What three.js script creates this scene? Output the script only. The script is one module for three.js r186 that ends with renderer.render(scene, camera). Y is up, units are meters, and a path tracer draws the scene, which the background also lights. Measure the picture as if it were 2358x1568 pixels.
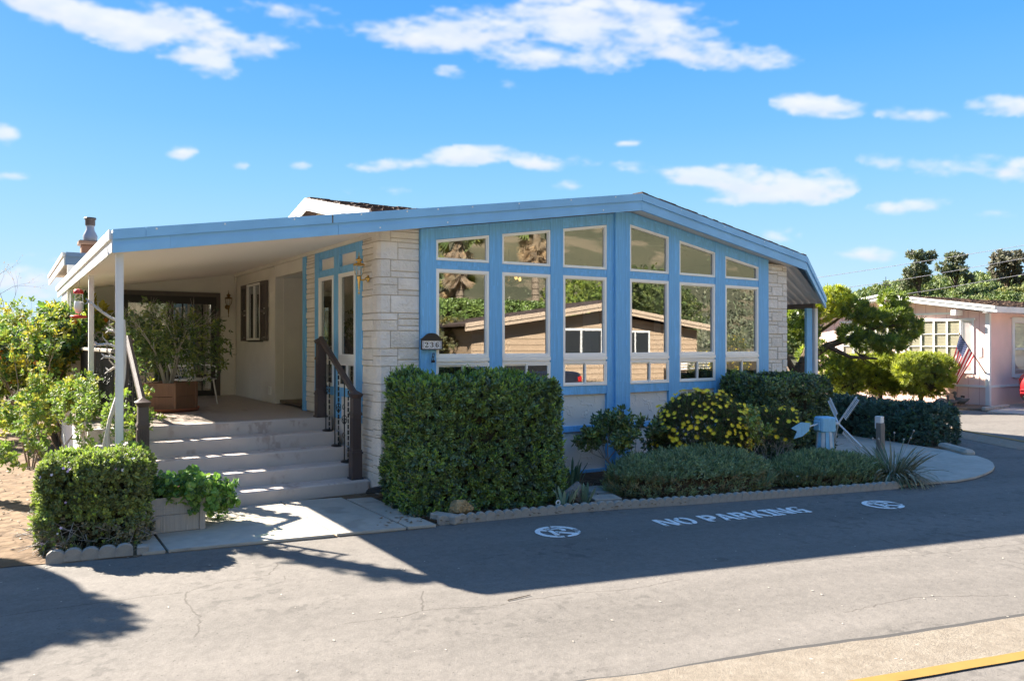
import * as THREE from 'three';
import { mergeGeometries, toCreasedNormals } from 'three/addons/utils/BufferGeometryUtils.js';
import { ConvexGeometry } from 'three/addons/geometries/ConvexGeometry.js';
import { TextGeometry } from 'three/addons/geometries/TextGeometry.js';
import { FontLoader } from 'three/addons/loaders/FontLoader.js';
import { Brush, Evaluator, SUBTRACTION } from 'three-bvh-csg';

// ------------------------------------------------------------ camera, sky, sun, exposure
const scene = new THREE.Scene();
const camera = new THREE.PerspectiveCamera(46.9, 1024 / 680, 0.1, 3000);
camera.position.set(0, 1.78, 0);
camera.lookAt(0, 1.78 + 0.00326, -1);
const renderer = new THREE.WebGLRenderer();
renderer.toneMapping = THREE.LinearToneMapping;
const EXPOSURE = 4.5;
renderer.toneMappingExposure = EXPOSURE;
renderer.shadowMap.enabled = true;
const SUN = new THREE.Vector3(-1.29, 1, -0.72).normalize();
const sun = new THREE.DirectionalLight(new THREE.Color().setRGB(1, 0.92, 0.80), 4.9);
sun.position.copy(SUN).multiplyScalar(60); sun.castShadow = true; sun.shadow.radius = 1;
sun.shadow.mapSize.set(4096, 4096);
Object.assign(sun.shadow.camera, { left: -30, right: 30, top: 30, bottom: -30, near: 1, far: 160 });
scene.add(sun, sun.target);

let seed = 7;
const reseed = (s) => { seed = s | 0; };
const rnd = () => { seed = (seed + 0x6d2b79f5) | 0; let t = Math.imul(seed ^ (seed >>> 15), 1 | seed); t = (t + Math.imul(t ^ (t >>> 7), 61 | t)) ^ t; return ((t ^ (t >>> 14)) >>> 0) / 4294967296; };
const rr = (a, b) => a + (b - a) * rnd();
const pick = (a) => a[Math.floor(rnd() * a.length)];
const clamp = (x, a = 0, b = 1) => Math.min(b, Math.max(a, x));
const sstep = (a, b, x) => { const t = clamp((x - a) / (b - a)); return t * t * (3 - 2 * t); };
const lerp = (a, b, t) => a + (b - a) * t;
const PERM = new Float32Array(65536); for (let i = 0; i < 65536; i++) PERM[i] = rnd();
const hash2 = (x, y) => PERM[((x & 255) << 8 | (y & 255))];
function vnoise(x, y) { const xi = Math.floor(x), yi = Math.floor(y), fx = x - xi, fy = y - yi, a = fx * fx * (3 - 2 * fx), b = fy * fy * (3 - 2 * fy);
  return (hash2(xi, yi) * (1 - a) + hash2(xi + 1, yi) * a) * (1 - b) + (hash2(xi, yi + 1) * (1 - a) + hash2(xi + 1, yi + 1) * a) * b; }
function fbm(x, y, o = 5) { let s = 0, a = 0.5, t = 0; for (let i = 0; i < o; i++) { s += a * vnoise(x, y); t += a; a *= 0.5; x = x * 2.03 + 17.1; y = y * 2.03 + 5.7; } return s / t; }

// the sky: air that pales toward the horizon, and scattered fair-weather clouds (bearing and height of each in degrees, half sizes, tilt)
function makeSky() {
  const W = 3072, Hh = 1536, data = new Float32Array(W * Hh * 4);
  const lin = (c) => { const k = new THREE.Color(c); return [k.r, k.g, k.b]; };
  const stops = [[-90, lin('#b9d6e6')], [0, lin('#d8edfc')], [3, lin('#c6e7fe')], [7, lin('#abdcfe')], [11, lin('#92cffd')], [15, lin('#7ac0fb')], [20, lin('#62b0f8')], [25, lin('#54a4f4')], [40, lin('#4897ea')], [90, lin('#3f8ade')]];
  const air = (el) => { let i = 0; while (i < stops.length - 2 && el > stops[i + 1][0]) i++; const t = clamp((el - stops[i][0]) / (stops[i + 1][0] - stops[i][0])); return stops[i][1].map((c, k) => lerp(c, stops[i + 1][1][k], t)); };
  const D = 180 / Math.PI;
  const C = [ // photograph pixels (of 2358 x 1568) turned into bearing and height below
    [170, 30, 220, 48, .24, 1.1], [330, 80, 210, 52, .22, 1.15], [470, 145, 90, 36, .3, 1.05], [570, 98, 120, 40, .05, 1.15], [70, 0, 150, 34, .2, 1], [430, 50, 160, 40, .3, .8], [640, 20, 150, 24, .1, .6], [720, 60, 90, 18, .1, .5],
    [960, 80, 190, 40, .12, 1.1], [1160, 60, 230, 60, .05, 1.2], [1230, 130, 150, 34, .05, 1.1], [1480, 70, 260, 70, .05, 1.3], [1640, 120, 220, 42, .1, 1.1], [1400, 20, 260, 40, 0, 1], [1390, 140, 100, 30, 0, .9], [1040, 165, 45, 16, .1, .7], [1175, 195, 40, 14, 0, .6],
    [1890, 242, 120, 32, .06, 1.2], [2100, 262, 95, 18, .05, .9], [2330, 242, 110, 26, 0, 1.1], [2290, 380, 130, 26, .05, .95], [2110, 378, 140, 26, .1, .8], [2330, 405, 60, 18, 0, .8],
    [1560, 400, 160, 26, .12, 1], [1690, 415, 190, 40, .05, 1.25], [1880, 430, 110, 44, -.1, 1.1], [1750, 450, 150, 26, 0, 1], [1310, 428, 55, 14, 0, .9], [1450, 330, 38, 9, 0, .8],
    [900, 380, 110, 16, -.05, .9], [1070, 358, 130, 26, -.05, 1.05], [1240, 375, 70, 24, .15, .85], [1330, 365, 60, 20, .1, .7],
    [415, 352, 42, 20, 0, 1], [690, 380, 30, 10, 0, .8], [10, 312, 40, 30, .3, 1.1], [20, 405, 60, 10, 0, .8], [550, 380, 22, 10, 0, .5],
    [1805, 545, 62, 24, 0, 1.15], [2020, 585, 100, 20, 0, 1.15], [2110, 475, 120, 20, -.05, 1], [2300, 495, 60, 12, 0, .7], [870, 440, 80, 12, 0, .5], [60, 640, 120, 60, 0, .8]];
  const FX = 2300 / 1.27226, cl = C.map(([x, y, rx, ry, rot, s]) => ({ x, y, rx, ry, c: Math.cos(rot), s: Math.sin(rot), k: s }));
  for (let j = 0; j < Hh; j++) {
    const el = (j + 0.5) / Hh * 180 - 90, ce = Math.cos(el / D), se = Math.sin(el / D), base = air(el);
    for (let i = 0; i < W; i++) {
      const o = (j * W + i) * 4; let col = base, den = 0, shade = 0;
      if (el > -0.5) {
        const ph = ((i + 0.5) / W - 0.5) * 2 * Math.PI, dx = ce * Math.cos(ph), dz = ce * Math.sin(ph);
        // glow of the air round the sun
        const cs = dx * SUN.x + se * SUN.y + dz * SUN.z, g = Math.exp(-(1 - cs) * 14) * 0.22 + Math.exp(-(1 - cs) * 60) * 0.9;
        col = [base[0] + g * 0.95, base[1] + g * 0.9, base[2] + g * 0.75];
        let inF = 0;
        if (dz < -0.2) {
          const px = 1179 + FX * dx / -dz, py = 790 - FX * se / -dz;
          inF = sstep(2900, 2500, px) * sstep(-550, -150, px) * sstep(-420, -60, py);
          if (inF > 0 && py < 800) {
            let b = 0, sh = 0;
            for (const e of cl) { const ex = px - e.x, ey = py - e.y; if (Math.abs(ex) > e.rx * 1.5 || Math.abs(ey) > e.ry * 2 + e.rx * .35) continue;
              const a = (ex * e.c + ey * e.s) / e.rx, d = (-ex * e.s + ey * e.c) / e.ry, q = 1 - (a * a + d * d); if (q > 0) { b += q * e.k; sh = Math.max(sh, q * (d + .15)); } }
            if (b > 0) { const wx = (fbm(px / 60 + 50, py / 40, 3) - .5) * 40, n = fbm((px + wx) / 95, (py + wx * .4) / 34, 6), n2 = fbm((px + wx) / 26 + 9, py / 10 + 4, 5);
              den = sstep(0.05, 1.65, Math.min(b, 1.3) * 1.1 + (n - 0.5) * 2.7 + (n2 - .5) * 1.2); den *= 1.05 - .3 * fbm(px / 50 + 3, py / 18 + 77, 4); shade = clamp(sh * 1.2 - .05, 0, .7); }
          }
        }
        if (inF < 1 && el > 2) { const pxn = dx / (se + .12), pzn = dz / (se + .12), n = fbm(pxn * 1.3 + 40, pzn * 1.3 + 11, 6);
          den = Math.max(den, (1 - inF) * sstep(0.50, 0.70, n) * .9 * sstep(2, 8, el)); }  // clouds out of view, thickened to lift and whiten the fill light
        if (den > 0) { const c = [lerp(.84, .62, shade * .6), lerp(.88, .70, shade * .6), lerp(.96, .88, shade * .6)]; col = col.map((v, k) => lerp(v, Math.max(c[k], v), den)); }
      }
      data[o] = col[0] * 1.1 / EXPOSURE; data[o + 1] = col[1] * 1.1 / EXPOSURE; data[o + 2] = col[2] * 1.1 / EXPOSURE; data[o + 3] = 1;
    }
  }
  const t = new THREE.DataTexture(data, W, Hh, THREE.RGBAFormat, THREE.FloatType);
  t.mapping = THREE.EquirectangularReflectionMapping; t.magFilter = t.minFilter = THREE.LinearFilter; t.needsUpdate = true;
  return t;
}
scene.background = makeSky();
scene.environment = scene.background;

// ------------------------------------------------------------ helpers
const CT = 0.8401, ST = 0.5425, TH = Math.atan2(ST, CT), HX = -1.544, HD = 9.176; // the home's front-left corner and bearing
const V = (x, y, z) => new THREE.Vector3(x, y, z);
const G = (X, d, h = 0) => V(X, h, -d);                                       // metres right of and ahead of the tripod
const Hs = (u, w, h = 0) => V(HX + CT * u - ST * w, h, -(HD + ST * u + CT * w)); // along the home's front, back along its side
const names = {};
function numbered(n) { const k = names[n] = (names[n] ?? -1) + 1; return k ? n + '_' + String(k).padStart(3, '0') : n; }
function tag(o, label, category, group, kind) { o.userData.label = label; o.userData.category = category; if (group) o.userData.group = group; if (kind) o.userData.kind = kind; return o; }
function thing(name, label, category, pos = V(0, 0, 0), turn = 0, group) { const o = new THREE.Group(); o.name = numbered(name); o.position.copy(pos); o.rotation.y = turn; tag(o, label, category, group); scene.add(o); return o; }
function mesh(name, geo, m, parent = scene) { const o = new THREE.Mesh(Array.isArray(geo) ? mg(geo) : geo, m); o.name = parent === scene ? numbered(name) : name; o.castShadow = o.receiveShadow = true; parent.add(o); return o; }
function part(name, parent) { const o = new THREE.Group(); o.name = name; parent.add(o); return o; }
function struct(name, geo, m) { const o = mesh(name, geo, m); o.userData.kind = 'structure'; return o; }
function mg(list) { const a = list.filter(Boolean).map((g) => { const n = g.index ? g.toNonIndexed() : g; for (const k of Object.keys(n.attributes)) if (!['position', 'normal', 'uv'].includes(k)) n.deleteAttribute(k); if (!n.attributes.uv) n.setAttribute('uv', new THREE.BufferAttribute(new Float32Array(n.attributes.position.count * 2), 2)); if (!n.attributes.normal) n.computeVertexNormals(); return n; }); return a.length === 1 ? a[0] : mergeGeometries(a); }
// uv in metres from the face each triangle turns to
function uvm(g0, s = 1, ox = 0, oy = 0) { const g = g0.index ? g0.toNonIndexed() : g0, p = g.attributes.position, uv = new Float32Array(p.count * 2), a = V(), b = V(), c = V();
  for (let i = 0; i < p.count; i += 3) { a.fromBufferAttribute(p, i); b.fromBufferAttribute(p, i + 1).sub(a); c.fromBufferAttribute(p, i + 2).sub(a); b.cross(c); const x = Math.abs(b.x), y = Math.abs(b.y), z = Math.abs(b.z);
    for (let k = 0; k < 3; k++) { a.fromBufferAttribute(p, i + k); const q = y >= x && y >= z ? [a.x, a.z] : x > z ? [a.z, a.y] : [a.x, a.y]; uv[(i + k) * 2] = q[0] * s + ox; uv[(i + k) * 2 + 1] = q[1] * s + oy; } }
  g.setAttribute('uv', new THREE.BufferAttribute(uv, 2)); return g; }
const bx = (x0, x1, y0, y1, z0, z1) => uvm(new THREE.BoxGeometry(x1 - x0, y1 - y0, z1 - z0).translate((x0 + x1) / 2, (y0 + y1) / 2, (z0 + z1) / 2));
const hb = (u0, u1, h0, h1, w0, w1) => bx(u0, u1, h0, h1, -w1, -w0);
// a box with chamfered edges
function cb(x0, x1, y0, y1, z0, z1, c = 0.01) { const pts = [], X = [x0, x1], Y = [y0, y1], Z = [z0, z1]; c = Math.min(c, (x1 - x0) * .45, (y1 - y0) * .45, (z1 - z0) * .45);
  for (const i of [0, 1]) for (const j of [0, 1]) for (const k of [0, 1]) { const a = i ? -c : c, b = j ? -c : c, d = k ? -c : c; pts.push(V(X[i], Y[j] + b, Z[k] + d), V(X[i] + a, Y[j], Z[k] + d), V(X[i] + a, Y[j] + b, Z[k])); }
  return uvm(new ConvexGeometry(pts)); }
const hcb = (u0, u1, h0, h1, w0, w1, c) => cb(u0, u1, h0, h1, -w1, -w0, c);
const shp = (pts) => new THREE.Shape(pts.map(([x, y]) => new THREE.Vector2(x, y)));
const prism = (pts, z0, z1, holes = []) => { const s = pts instanceof THREE.Path ? pts : shp(pts); for (const h of holes) s.holes.push(h instanceof THREE.Path ? h : new THREE.Path(h.map(([x, y]) => new THREE.Vector2(x, y)))); return uvm(new THREE.ExtrudeGeometry(s, { depth: z1 - z0, bevelEnabled: false, curveSegments: 10 }).translate(0, 0, z0)); };
// flat sheet on the ground from [X, d] points, uv in metres
const sheet = (pts, y) => { const g = new THREE.ShapeGeometry(shp(pts)); g.rotateX(-Math.PI / 2); g.translate(0, y, 0); return uvm(g); };
const slab = (pts, y0, y1) => { const g = new THREE.ExtrudeGeometry(shp(pts), { depth: y1 - y0, bevelEnabled: false }); g.rotateX(-Math.PI / 2); g.translate(0, y0, 0); return uvm(g); };
// box between 8 corners: a quad (4 points) pushed along a vector
function hexa(q, push) { const b = q.map((p) => p.clone().add(push)); return uvm(new ConvexGeometry([...q, ...b])); }
function tube(pts, r, seg = 24, rad = 6, closed = false) { const c = new THREE.CatmullRomCurve3(pts, closed); return new THREE.TubeGeometry(c, seg, r, rad, closed); }
// tapered limb
function limb(a, b, r0, r1, n = 6) { const d = b.clone().sub(a), g = new THREE.CylinderGeometry(r1, r0, d.length(), n, 1, false); g.translate(0, d.length() / 2, 0); g.applyQuaternion(new THREE.Quaternion().setFromUnitVectors(V(0, 1, 0), d.normalize())); return g.translate(a.x, a.y, a.z); }
const lathe = (pts, n = 16) => new THREE.LatheGeometry(pts.map(([r, y]) => new THREE.Vector2(r, y)), n);

// textures ---------------------------------------------------
function tex(W, Hh, fn, srgb = true, rep = [1, 1]) { const d = new Uint8Array(W * Hh * 4); for (let y = 0; y < Hh; y++) for (let x = 0; x < W; x++) { const c = fn(x / W, y / Hh, x, y), o = (y * W + x) * 4; d[o] = clamp(c[0]) * 255; d[o + 1] = clamp(c[1]) * 255; d[o + 2] = clamp(c[2]) * 255; d[o + 3] = 255; }
  const t = new THREE.DataTexture(d, W, Hh); t.wrapS = t.wrapT = THREE.RepeatWrapping; t.magFilter = THREE.LinearFilter; if (srgb) t.colorSpace = THREE.SRGBColorSpace; t.repeat.set(...rep); t.needsUpdate = true; return t; }
// noise that repeats with period p
function pn(x, y, p) { const xi = Math.floor(x), yi = Math.floor(y), fx = x - xi, fy = y - yi, a = fx * fx * (3 - 2 * fx), b = fy * fy * (3 - 2 * fy), m = (k) => ((k % p) + p) % p;
  const h = (i, j) => hash2(m(i) + p * 3, m(j) + p * 7); return (h(xi, yi) * (1 - a) + h(xi + 1, yi) * a) * (1 - b) + (h(xi, yi + 1) * (1 - a) + h(xi + 1, yi + 1) * a) * b; }
function pf(u, v, p, o = 4) { let s = 0, a = .5, t = 0; for (let i = 0; i < o; i++) { s += a * pn(u * p, v * p, p); t += a; a *= .5; p *= 2; } return s / t; }
const gray = (v) => [v, v, v];
const mixc = (a, b, t) => a.map((x, i) => lerp(x, b[i], t));
const T = {
  fine: tex(256, 256, (u, v) => gray(.5 * pf(u, v, 16, 4) + .5 * rnd()), false),
  rough: tex(512, 512, (u, v) => gray(pf(u, v, 8, 6)), false),
  stone: tex(512, 512, (u, v) => { const a = pf(u, v, 6, 5), r = Math.abs(pf(u + .3, v, 9, 4) - .5) * 2; return gray(.55 * a + .45 * (1 - r) ** 3); }, false),
  stucco: tex(512, 512, (u, v) => { const r = Math.abs(pf(u, v + .2, 5, 4) - .5) * 2, k = pf(u + .6, v, 4, 2); return gray(.5 + .5 * (sstep(.1, 0, r) * sstep(.45, .65, k)) * .9 + .1 * (pf(u, v, 32, 3) - .5)); }, false),
  grainC: tex(512, 512, (u, v) => { const g = pf(u * 1, v, 3, 2), s = vnoise(u * 170, v * 5) * .6 + vnoise(u * 60 + g * 6, v * 2.2) * .4, w = sstep(.62, .8, fbm(u * 9 + 3, v * 4, 4)); const sc = sstep(.72, .8, fbm(u * 22 + 40, v * 7, 4)); return gray(.88 + .12 * s + .06 * w + .1 * sc); }, true),
  grainB: tex(512, 512, (u, v) => gray(vnoise(u * 150, v * 4) * .5 + vnoise(u * 50, v * 2) * .5), false),
  mottle: tex(512, 512, (u, v) => gray(.9 + .12 * pf(u, v, 4, 6)), true),
  soil: tex(1024, 1024, (u, v) => { const n = pf(u, v, 6, 7), s = rnd(), l = sstep(.55, .75, pf(u + .4, v + .1, 24, 3)); let c = mixc([.55, .45, .34], [.79, .69, .56], n); c = mixc(c, [.42, .33, .22], l * .55); return s > .985 ? mixc(c, [.9, .84, .72], .6) : s < .02 ? mixc(c, [.28, .2, .12], .6) : c; }),
  gravel: tex(512, 512, (u, v) => { const c = mixc([.62, .52, .44], [.93, .86, .78], pn(u * 64, v * 64, 64) * .6 + rnd() * .4); return c; }),
  soilGrey: tex(256, 256, (u, v) => { const g = .72 + .2 * pf(u, v, 6, 5) + .12 * (rnd() - .5); return [g, g * .98, g * .95]; }),
  wave: tex(256, 256, (u, v) => gray(pf(u, v, 3, 1)), false),
  bark: tex(256, 512, (u, v) => { const n = pn(u * 24, v * 6, 6) * .6 + pf(u, v, 16, 3) * .4; return mixc([.3, .25, .2], [.62, .55, .47], n); }),
  barkB: tex(256, 512, (u, v) => gray(pn(u * 24, v * 6, 6)), false),
};
const cp = (t, x, y = x) => { const c = t.clone(); c.repeat.set(x, y); c.needsUpdate = true; return c; };
const L = (r, g, b) => new THREE.Color().setRGB(r, g, b);
const mat = (color, o = {}) => new THREE.MeshStandardMaterial({ color: color.isColor ? color : new THREE.Color(color), roughness: .7, ...o });
const leafm = (o = {}) => new THREE.MeshPhysicalMaterial({ color: 0xffffff, roughness: .85, transmission: .4, thickness: 0, side: THREE.DoubleSide, ...o });
const M = {
  blue: mat(L(.21, .57, .97), { map: cp(T.grainC, 2.2, .8), bumpMap: cp(T.grainB, 2.2, .8), bumpScale: .003, roughness: .55 }),
  blueH: mat(L(.21, .57, .97), { map: cp(T.grainC, .8, 2.2), bumpMap: cp(T.grainB, .8, 2.2), bumpScale: .002, roughness: .55 }),
  blueMetal: mat(L(.27, .60, .95), { map: cp(T.mottle, .7), roughness: .45 }),
  white: mat(L(.84, .84, .83), { map: cp(T.mottle, .6), bumpMap: cp(T.fine, 3), bumpScale: .001, roughness: .6 }),
  alu: mat(L(.93, .92, .89), { roughness: .35, metalness: .1 }),
  stucco: mat(L(.88, .82, .75), { map: cp(T.mottle, .8), bumpMap: cp(T.stucco, 1.4), bumpScale: .012, roughness: .9 }),
  siding: mat(L(.86, .82, .74), { map: cp(T.mottle, .5), bumpMap: cp(T.grainB, .3, 3), bumpScale: .001, roughness: .75 }),
  ceiling: mat(L(.88, .82, .74), { roughness: .6 }),
  brown: mat(L(.085, .062, .058), { roughness: .5, bumpMap: cp(T.fine, 4), bumpScale: .001 }),
  iron: mat(L(.02, .02, .022), { roughness: .45, metalness: .3 }),
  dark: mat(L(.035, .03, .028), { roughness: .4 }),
  taupe: mat(L(.13, .11, .10), { roughness: .6 }),
  glass: new THREE.MeshPhysicalMaterial({ color: L(.60, .62, .62), roughness: 0.0, transmission: 1, thickness: 0, ior: 2.9, bumpMap: cp(T.wave, .5), bumpScale: .00045 }),
  clear: new THREE.MeshPhysicalMaterial({ color: 0xffffff, roughness: .02, transmission: 1, thickness: 0, ior: 1.5 }),
  brass: mat(L(.72, .48, .16), { metalness: 1, roughness: .22 }),
  bronze: mat(L(.22, .14, .06), { metalness: .9, roughness: .35 }),
  concrete: mat(L(.48, .455, .41), { map: cp(T.mottle, .35), bumpMap: cp(T.fine, 1.2), bumpScale: .002, roughness: .9 }),
  edging: mat(L(.66, .62, .57), { map: cp(T.soilGrey, 2.5), bumpMap: cp(T.fine, 4), bumpScale: .008, roughness: .95 }),
  bark: mat(L(.5, .47, .43), { map: cp(T.bark, 1, 1), bumpMap: cp(T.barkB, 1, 1), bumpScale: .015, roughness: .95 }),
  twig: mat(L(.16, .12, .085), { roughness: .95 }),
  paleTwig: mat(L(.42, .38, .34), { roughness: .9 }),
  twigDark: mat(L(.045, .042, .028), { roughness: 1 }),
  soil: mat(L(.42, .38, .34), { map: cp(T.soil, .45), bumpMap: cp(T.rough, .9), bumpScale: .03, roughness: 1 }),
  mulch: mat(L(.20, .16, .125), { map: cp(T.soil, 1.1), bumpMap: cp(T.rough, 2), bumpScale: .03, roughness: 1 }),
  terracotta: mat(L(.42, .15, .08), { map: cp(T.mottle, 2), roughness: .8 }),
  rubber: mat(L(.018, .018, .018), { roughness: .5 }),
  plastic: mat(L(.7, .7, .68), { roughness: .45 }),
};
const font = await new FontLoader().loadAsync('fonts/droid/droid_sans_bold.typeface.json');
const serif = await new FontLoader().loadAsync('fonts/droid/droid_serif_bold.typeface.json');

// foliage ----------------------------------------------------
// one leaf, tip along +y, slightly cupped
function leafGeo(len, wid, cup = .25, droop = .2) { const a = wid / 2, z = -cup * wid, P = [[0, 0, 0], [-a, len * .42, z], [0, len * .45, 0], [a, len * .42, z], [-a * .55, len * .78, z * .6 - droop * len * .3], [a * .55, len * .78, z * .6 - droop * len * .3], [0, len, -droop * len]];
  const I = [0, 2, 1, 0, 3, 2, 1, 2, 4, 2, 3, 5, 4, 2, 6, 2, 5, 6], p = new Float32Array(I.length * 3); I.forEach((k, i) => p.set(P[k], i * 3)); const g = new THREE.BufferGeometry(); g.setAttribute('position', new THREE.BufferAttribute(p, 3)); g.computeVertexNormals(); return g; }
function strip(len, wid, curl, n = 5, tw = 0) { const p = [], ix = []; let y = 0, z = 0, a = 0; for (let i = 0; i <= n; i++) { const t = i / n, h = wid / 2 * Math.sin(Math.PI * (.12 + .88 * (1 - t))) ** .6 * (i === n ? .05 : 1); const c = Math.cos(tw * t), s = Math.sin(tw * t); p.push(-h * c, y, z - h * s, h * c, y, z + h * s); a += curl / n; y += len / n * Math.cos(a); z += len / n * Math.sin(a); if (i < n) { const b = i * 2; ix.push(b, b + 1, b + 2, b + 1, b + 3, b + 2); } }
  const g = new THREE.BufferGeometry(); g.setAttribute('position', new THREE.BufferAttribute(new Float32Array(p), 3)); g.setIndex(ix); const f = g.toNonIndexed(); f.computeVertexNormals(); return f; }
// a twig end with n leaves round it
function sprig(n, len, wid, stem, open = 1.0, cup = .25, droop = .2) { const out = []; for (let i = 0; i < n; i++) { const g = leafGeo(len * rr(.75, 1.1), wid * rr(.8, 1.15), cup, droop); g.rotateX(-(rr(.35, .8) * open) * (1 - .5 * i / n)); g.rotateX(-.2 * open); g.rotateY(i * 2.4 + rr(-.4, .4)); g.translate(0, stem * i / n, 0); out.push(g); } return mg(out); }
const QY = V(0, 1, 0), _q = new THREE.Quaternion(), _q2 = new THREE.Quaternion(), _m = new THREE.Matrix4();
function instances(name, parent, geo, m, list) { const o = new THREE.InstancedMesh(geo, m, list.length); o.name = name; o.userData.kind = 'stuff';
  list.forEach((e, i) => { _q.setFromUnitVectors(QY, e.d); _q2.setFromAxisAngle(QY, e.t ?? rnd() * 6.283); _q.multiply(_q2); o.setMatrixAt(i, _m.compose(e.p, _q, V(e.s, e.s, e.s))); o.setColorAt(i, e.c); }); o.castShadow = o.receiveShadow = true; parent.add(o); return o; }
const tint = (cols, v = .25) => { const c = pick(cols), k = (1 + rr(-v, v)) * (Math.max(...c) < .27 ? 2.3 : 1); return L(c[0] * k, c[1] * k, c[2] * k * rr(.9, 1.1)); };
const rdir = () => { const z = rr(-1, 1), a = rnd() * 6.283, s = Math.sqrt(1 - z * z); return V(s * Math.cos(a), z, s * Math.sin(a)); };
const dirMix = (n, k) => { const d = n.clone().addScaledVector(rdir(), k); return d.normalize(); };
// points on a clipped hedge: a rounded box of half sizes a, b (x, z) and height h; returns {p, n}
function hedgePoint(a, b, h, r, wob = .04) { const A = [2 * a * h, 2 * a * h, 2 * b * h, 2 * b * h, 4 * a * b]; let k = rnd() * (A[0] + A[1] + A[2] + A[3] + A[4]), f = 0; while (k > A[f]) k -= A[f++];
  const x = rr(-a, a), z = rr(-b, b), y = rr(0, h); const p = f === 0 ? V(x, y, b) : f === 1 ? V(x, y, -b) : f === 2 ? V(a, y, z) : f === 3 ? V(-a, y, z) : V(x, h, z);
  const c = V(clamp(p.x, -a + r, a - r), Math.min(p.y, h - r), clamp(p.z, -b + r, b - r)); const n = p.clone().sub(c); if (n.lengthSq() < 1e-8) n.set(0, 1, 0); n.normalize(); p.copy(c).addScaledVector(n, r);
  p.addScaledVector(n, (fbm(p.x * 3 + 20, p.y * 3 + p.z * 3 + 31, 3) - .5) * wob * 4); return { p, n }; }
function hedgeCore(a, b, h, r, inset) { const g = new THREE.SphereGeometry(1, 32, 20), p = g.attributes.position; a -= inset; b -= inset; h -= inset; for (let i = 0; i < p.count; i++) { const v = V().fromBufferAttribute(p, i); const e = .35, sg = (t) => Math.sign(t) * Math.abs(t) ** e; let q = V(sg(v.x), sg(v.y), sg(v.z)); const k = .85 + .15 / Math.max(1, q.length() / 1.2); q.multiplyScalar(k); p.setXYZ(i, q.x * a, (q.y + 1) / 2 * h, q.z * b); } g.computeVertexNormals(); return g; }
// a branching skeleton: returns limbs (geometry) and tips
function grow(base, dir, len, r, depth, o, out = { g: [], tips: [] }) { const n = o.seg ?? 2; let p = base.clone(), d = dir.clone(), rad = r; for (let i = 0; i < n; i++) { const q = p.clone().addScaledVector(d, len / n), r1 = rad * (o.taper ?? .8); out.g.push(limb(p, q, rad, r1, o.sides ?? 5)); p = q; rad = r1; d = d.clone().addScaledVector(rdir(), o.bend ?? .18).addScaledVector(o.up ?? V(0, .08, 0), 1).normalize(); if (depth <= 1) out.tips.push({ p: p.clone(), d: d.clone() }); }
  if (depth > 0) { const k = o.kids ?? 3; for (let i = 0; i < k; i++) { const nd = d.clone().addScaledVector(rdir(), o.spread ?? .7).addScaledVector(o.up ?? V(0, .08, 0), 1).normalize(); grow(p, nd, len * (o.shrink ?? .72) * rr(.8, 1.15), rad * .72, depth - 1, o, out); } }
  return out; }
// ------------------------------------------------------------ ground, roads, paving
struct('ground', sheet([[-400, -400], [400, -400], [400, 400], [-400, 400]], -.06), mat(L(.30, .26, .17), { map: cp(T.soil, .2), roughness: 1 }));
const CRACKS = [[[-1.91, 6.36], [-1.88, 6.26], [-1.88, 6.12], [-1.87, 6.04], [-2.19, 5.83], [-2.33, 5.62], [-2.58, 5.52], [-3.06, 5.28], [-3.34, 5.12]], [[-2.33, 5.62], [-2.28, 5.46], [-2.16, 5.28], [-2.11, 5.2], [-2.03, 5.12], [-1.99, 4.96], [-1.96, 4.91], [-1.93, 4.76]], [[-1.75, 6.01], [-1.71, 5.9]], [[-.64, 5.64], [-.63, 5.46], [-.6, 5.23], [-.7, 5.13], [-.91, 5.04], [-1.08, 4.98]], [[-.6, 5.23], [-.37, 5.28], [-.08, 5.34], [.12, 5.46], [.43, 5.59], [.86, 5.69], [1.28, 5.93]], [[3.32, 7.2], [3.4, 6.89], [3.39, 6.67]], [[1.8, 6.2], [2.6, 6.5], [3.4, 6.6], [4.6, 7]], [[2.2, 5.2], [2.8, 5.5], [3.5, 5.55]]];
const crk = []; for (const c of CRACKS) for (let i = 0; i < c.length - 1; i++) { let [x0, y0] = c[i], [x1, y1] = c[i + 1]; const n = Math.max(2, Math.round(Math.hypot(x1 - x0, y1 - y0) / .05)); let px = x0, py = y0; for (let k = 1; k <= n; k++) { const e = k < n ? .012 : 0, qx = lerp(x0, x1, k / n) + rr(-e, e), qy = lerp(y0, y1, k / n) + rr(-e, e); crk.push([px, py, qx, qy, rr(.002, .005)]); px = qx; py = qy; } }
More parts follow.
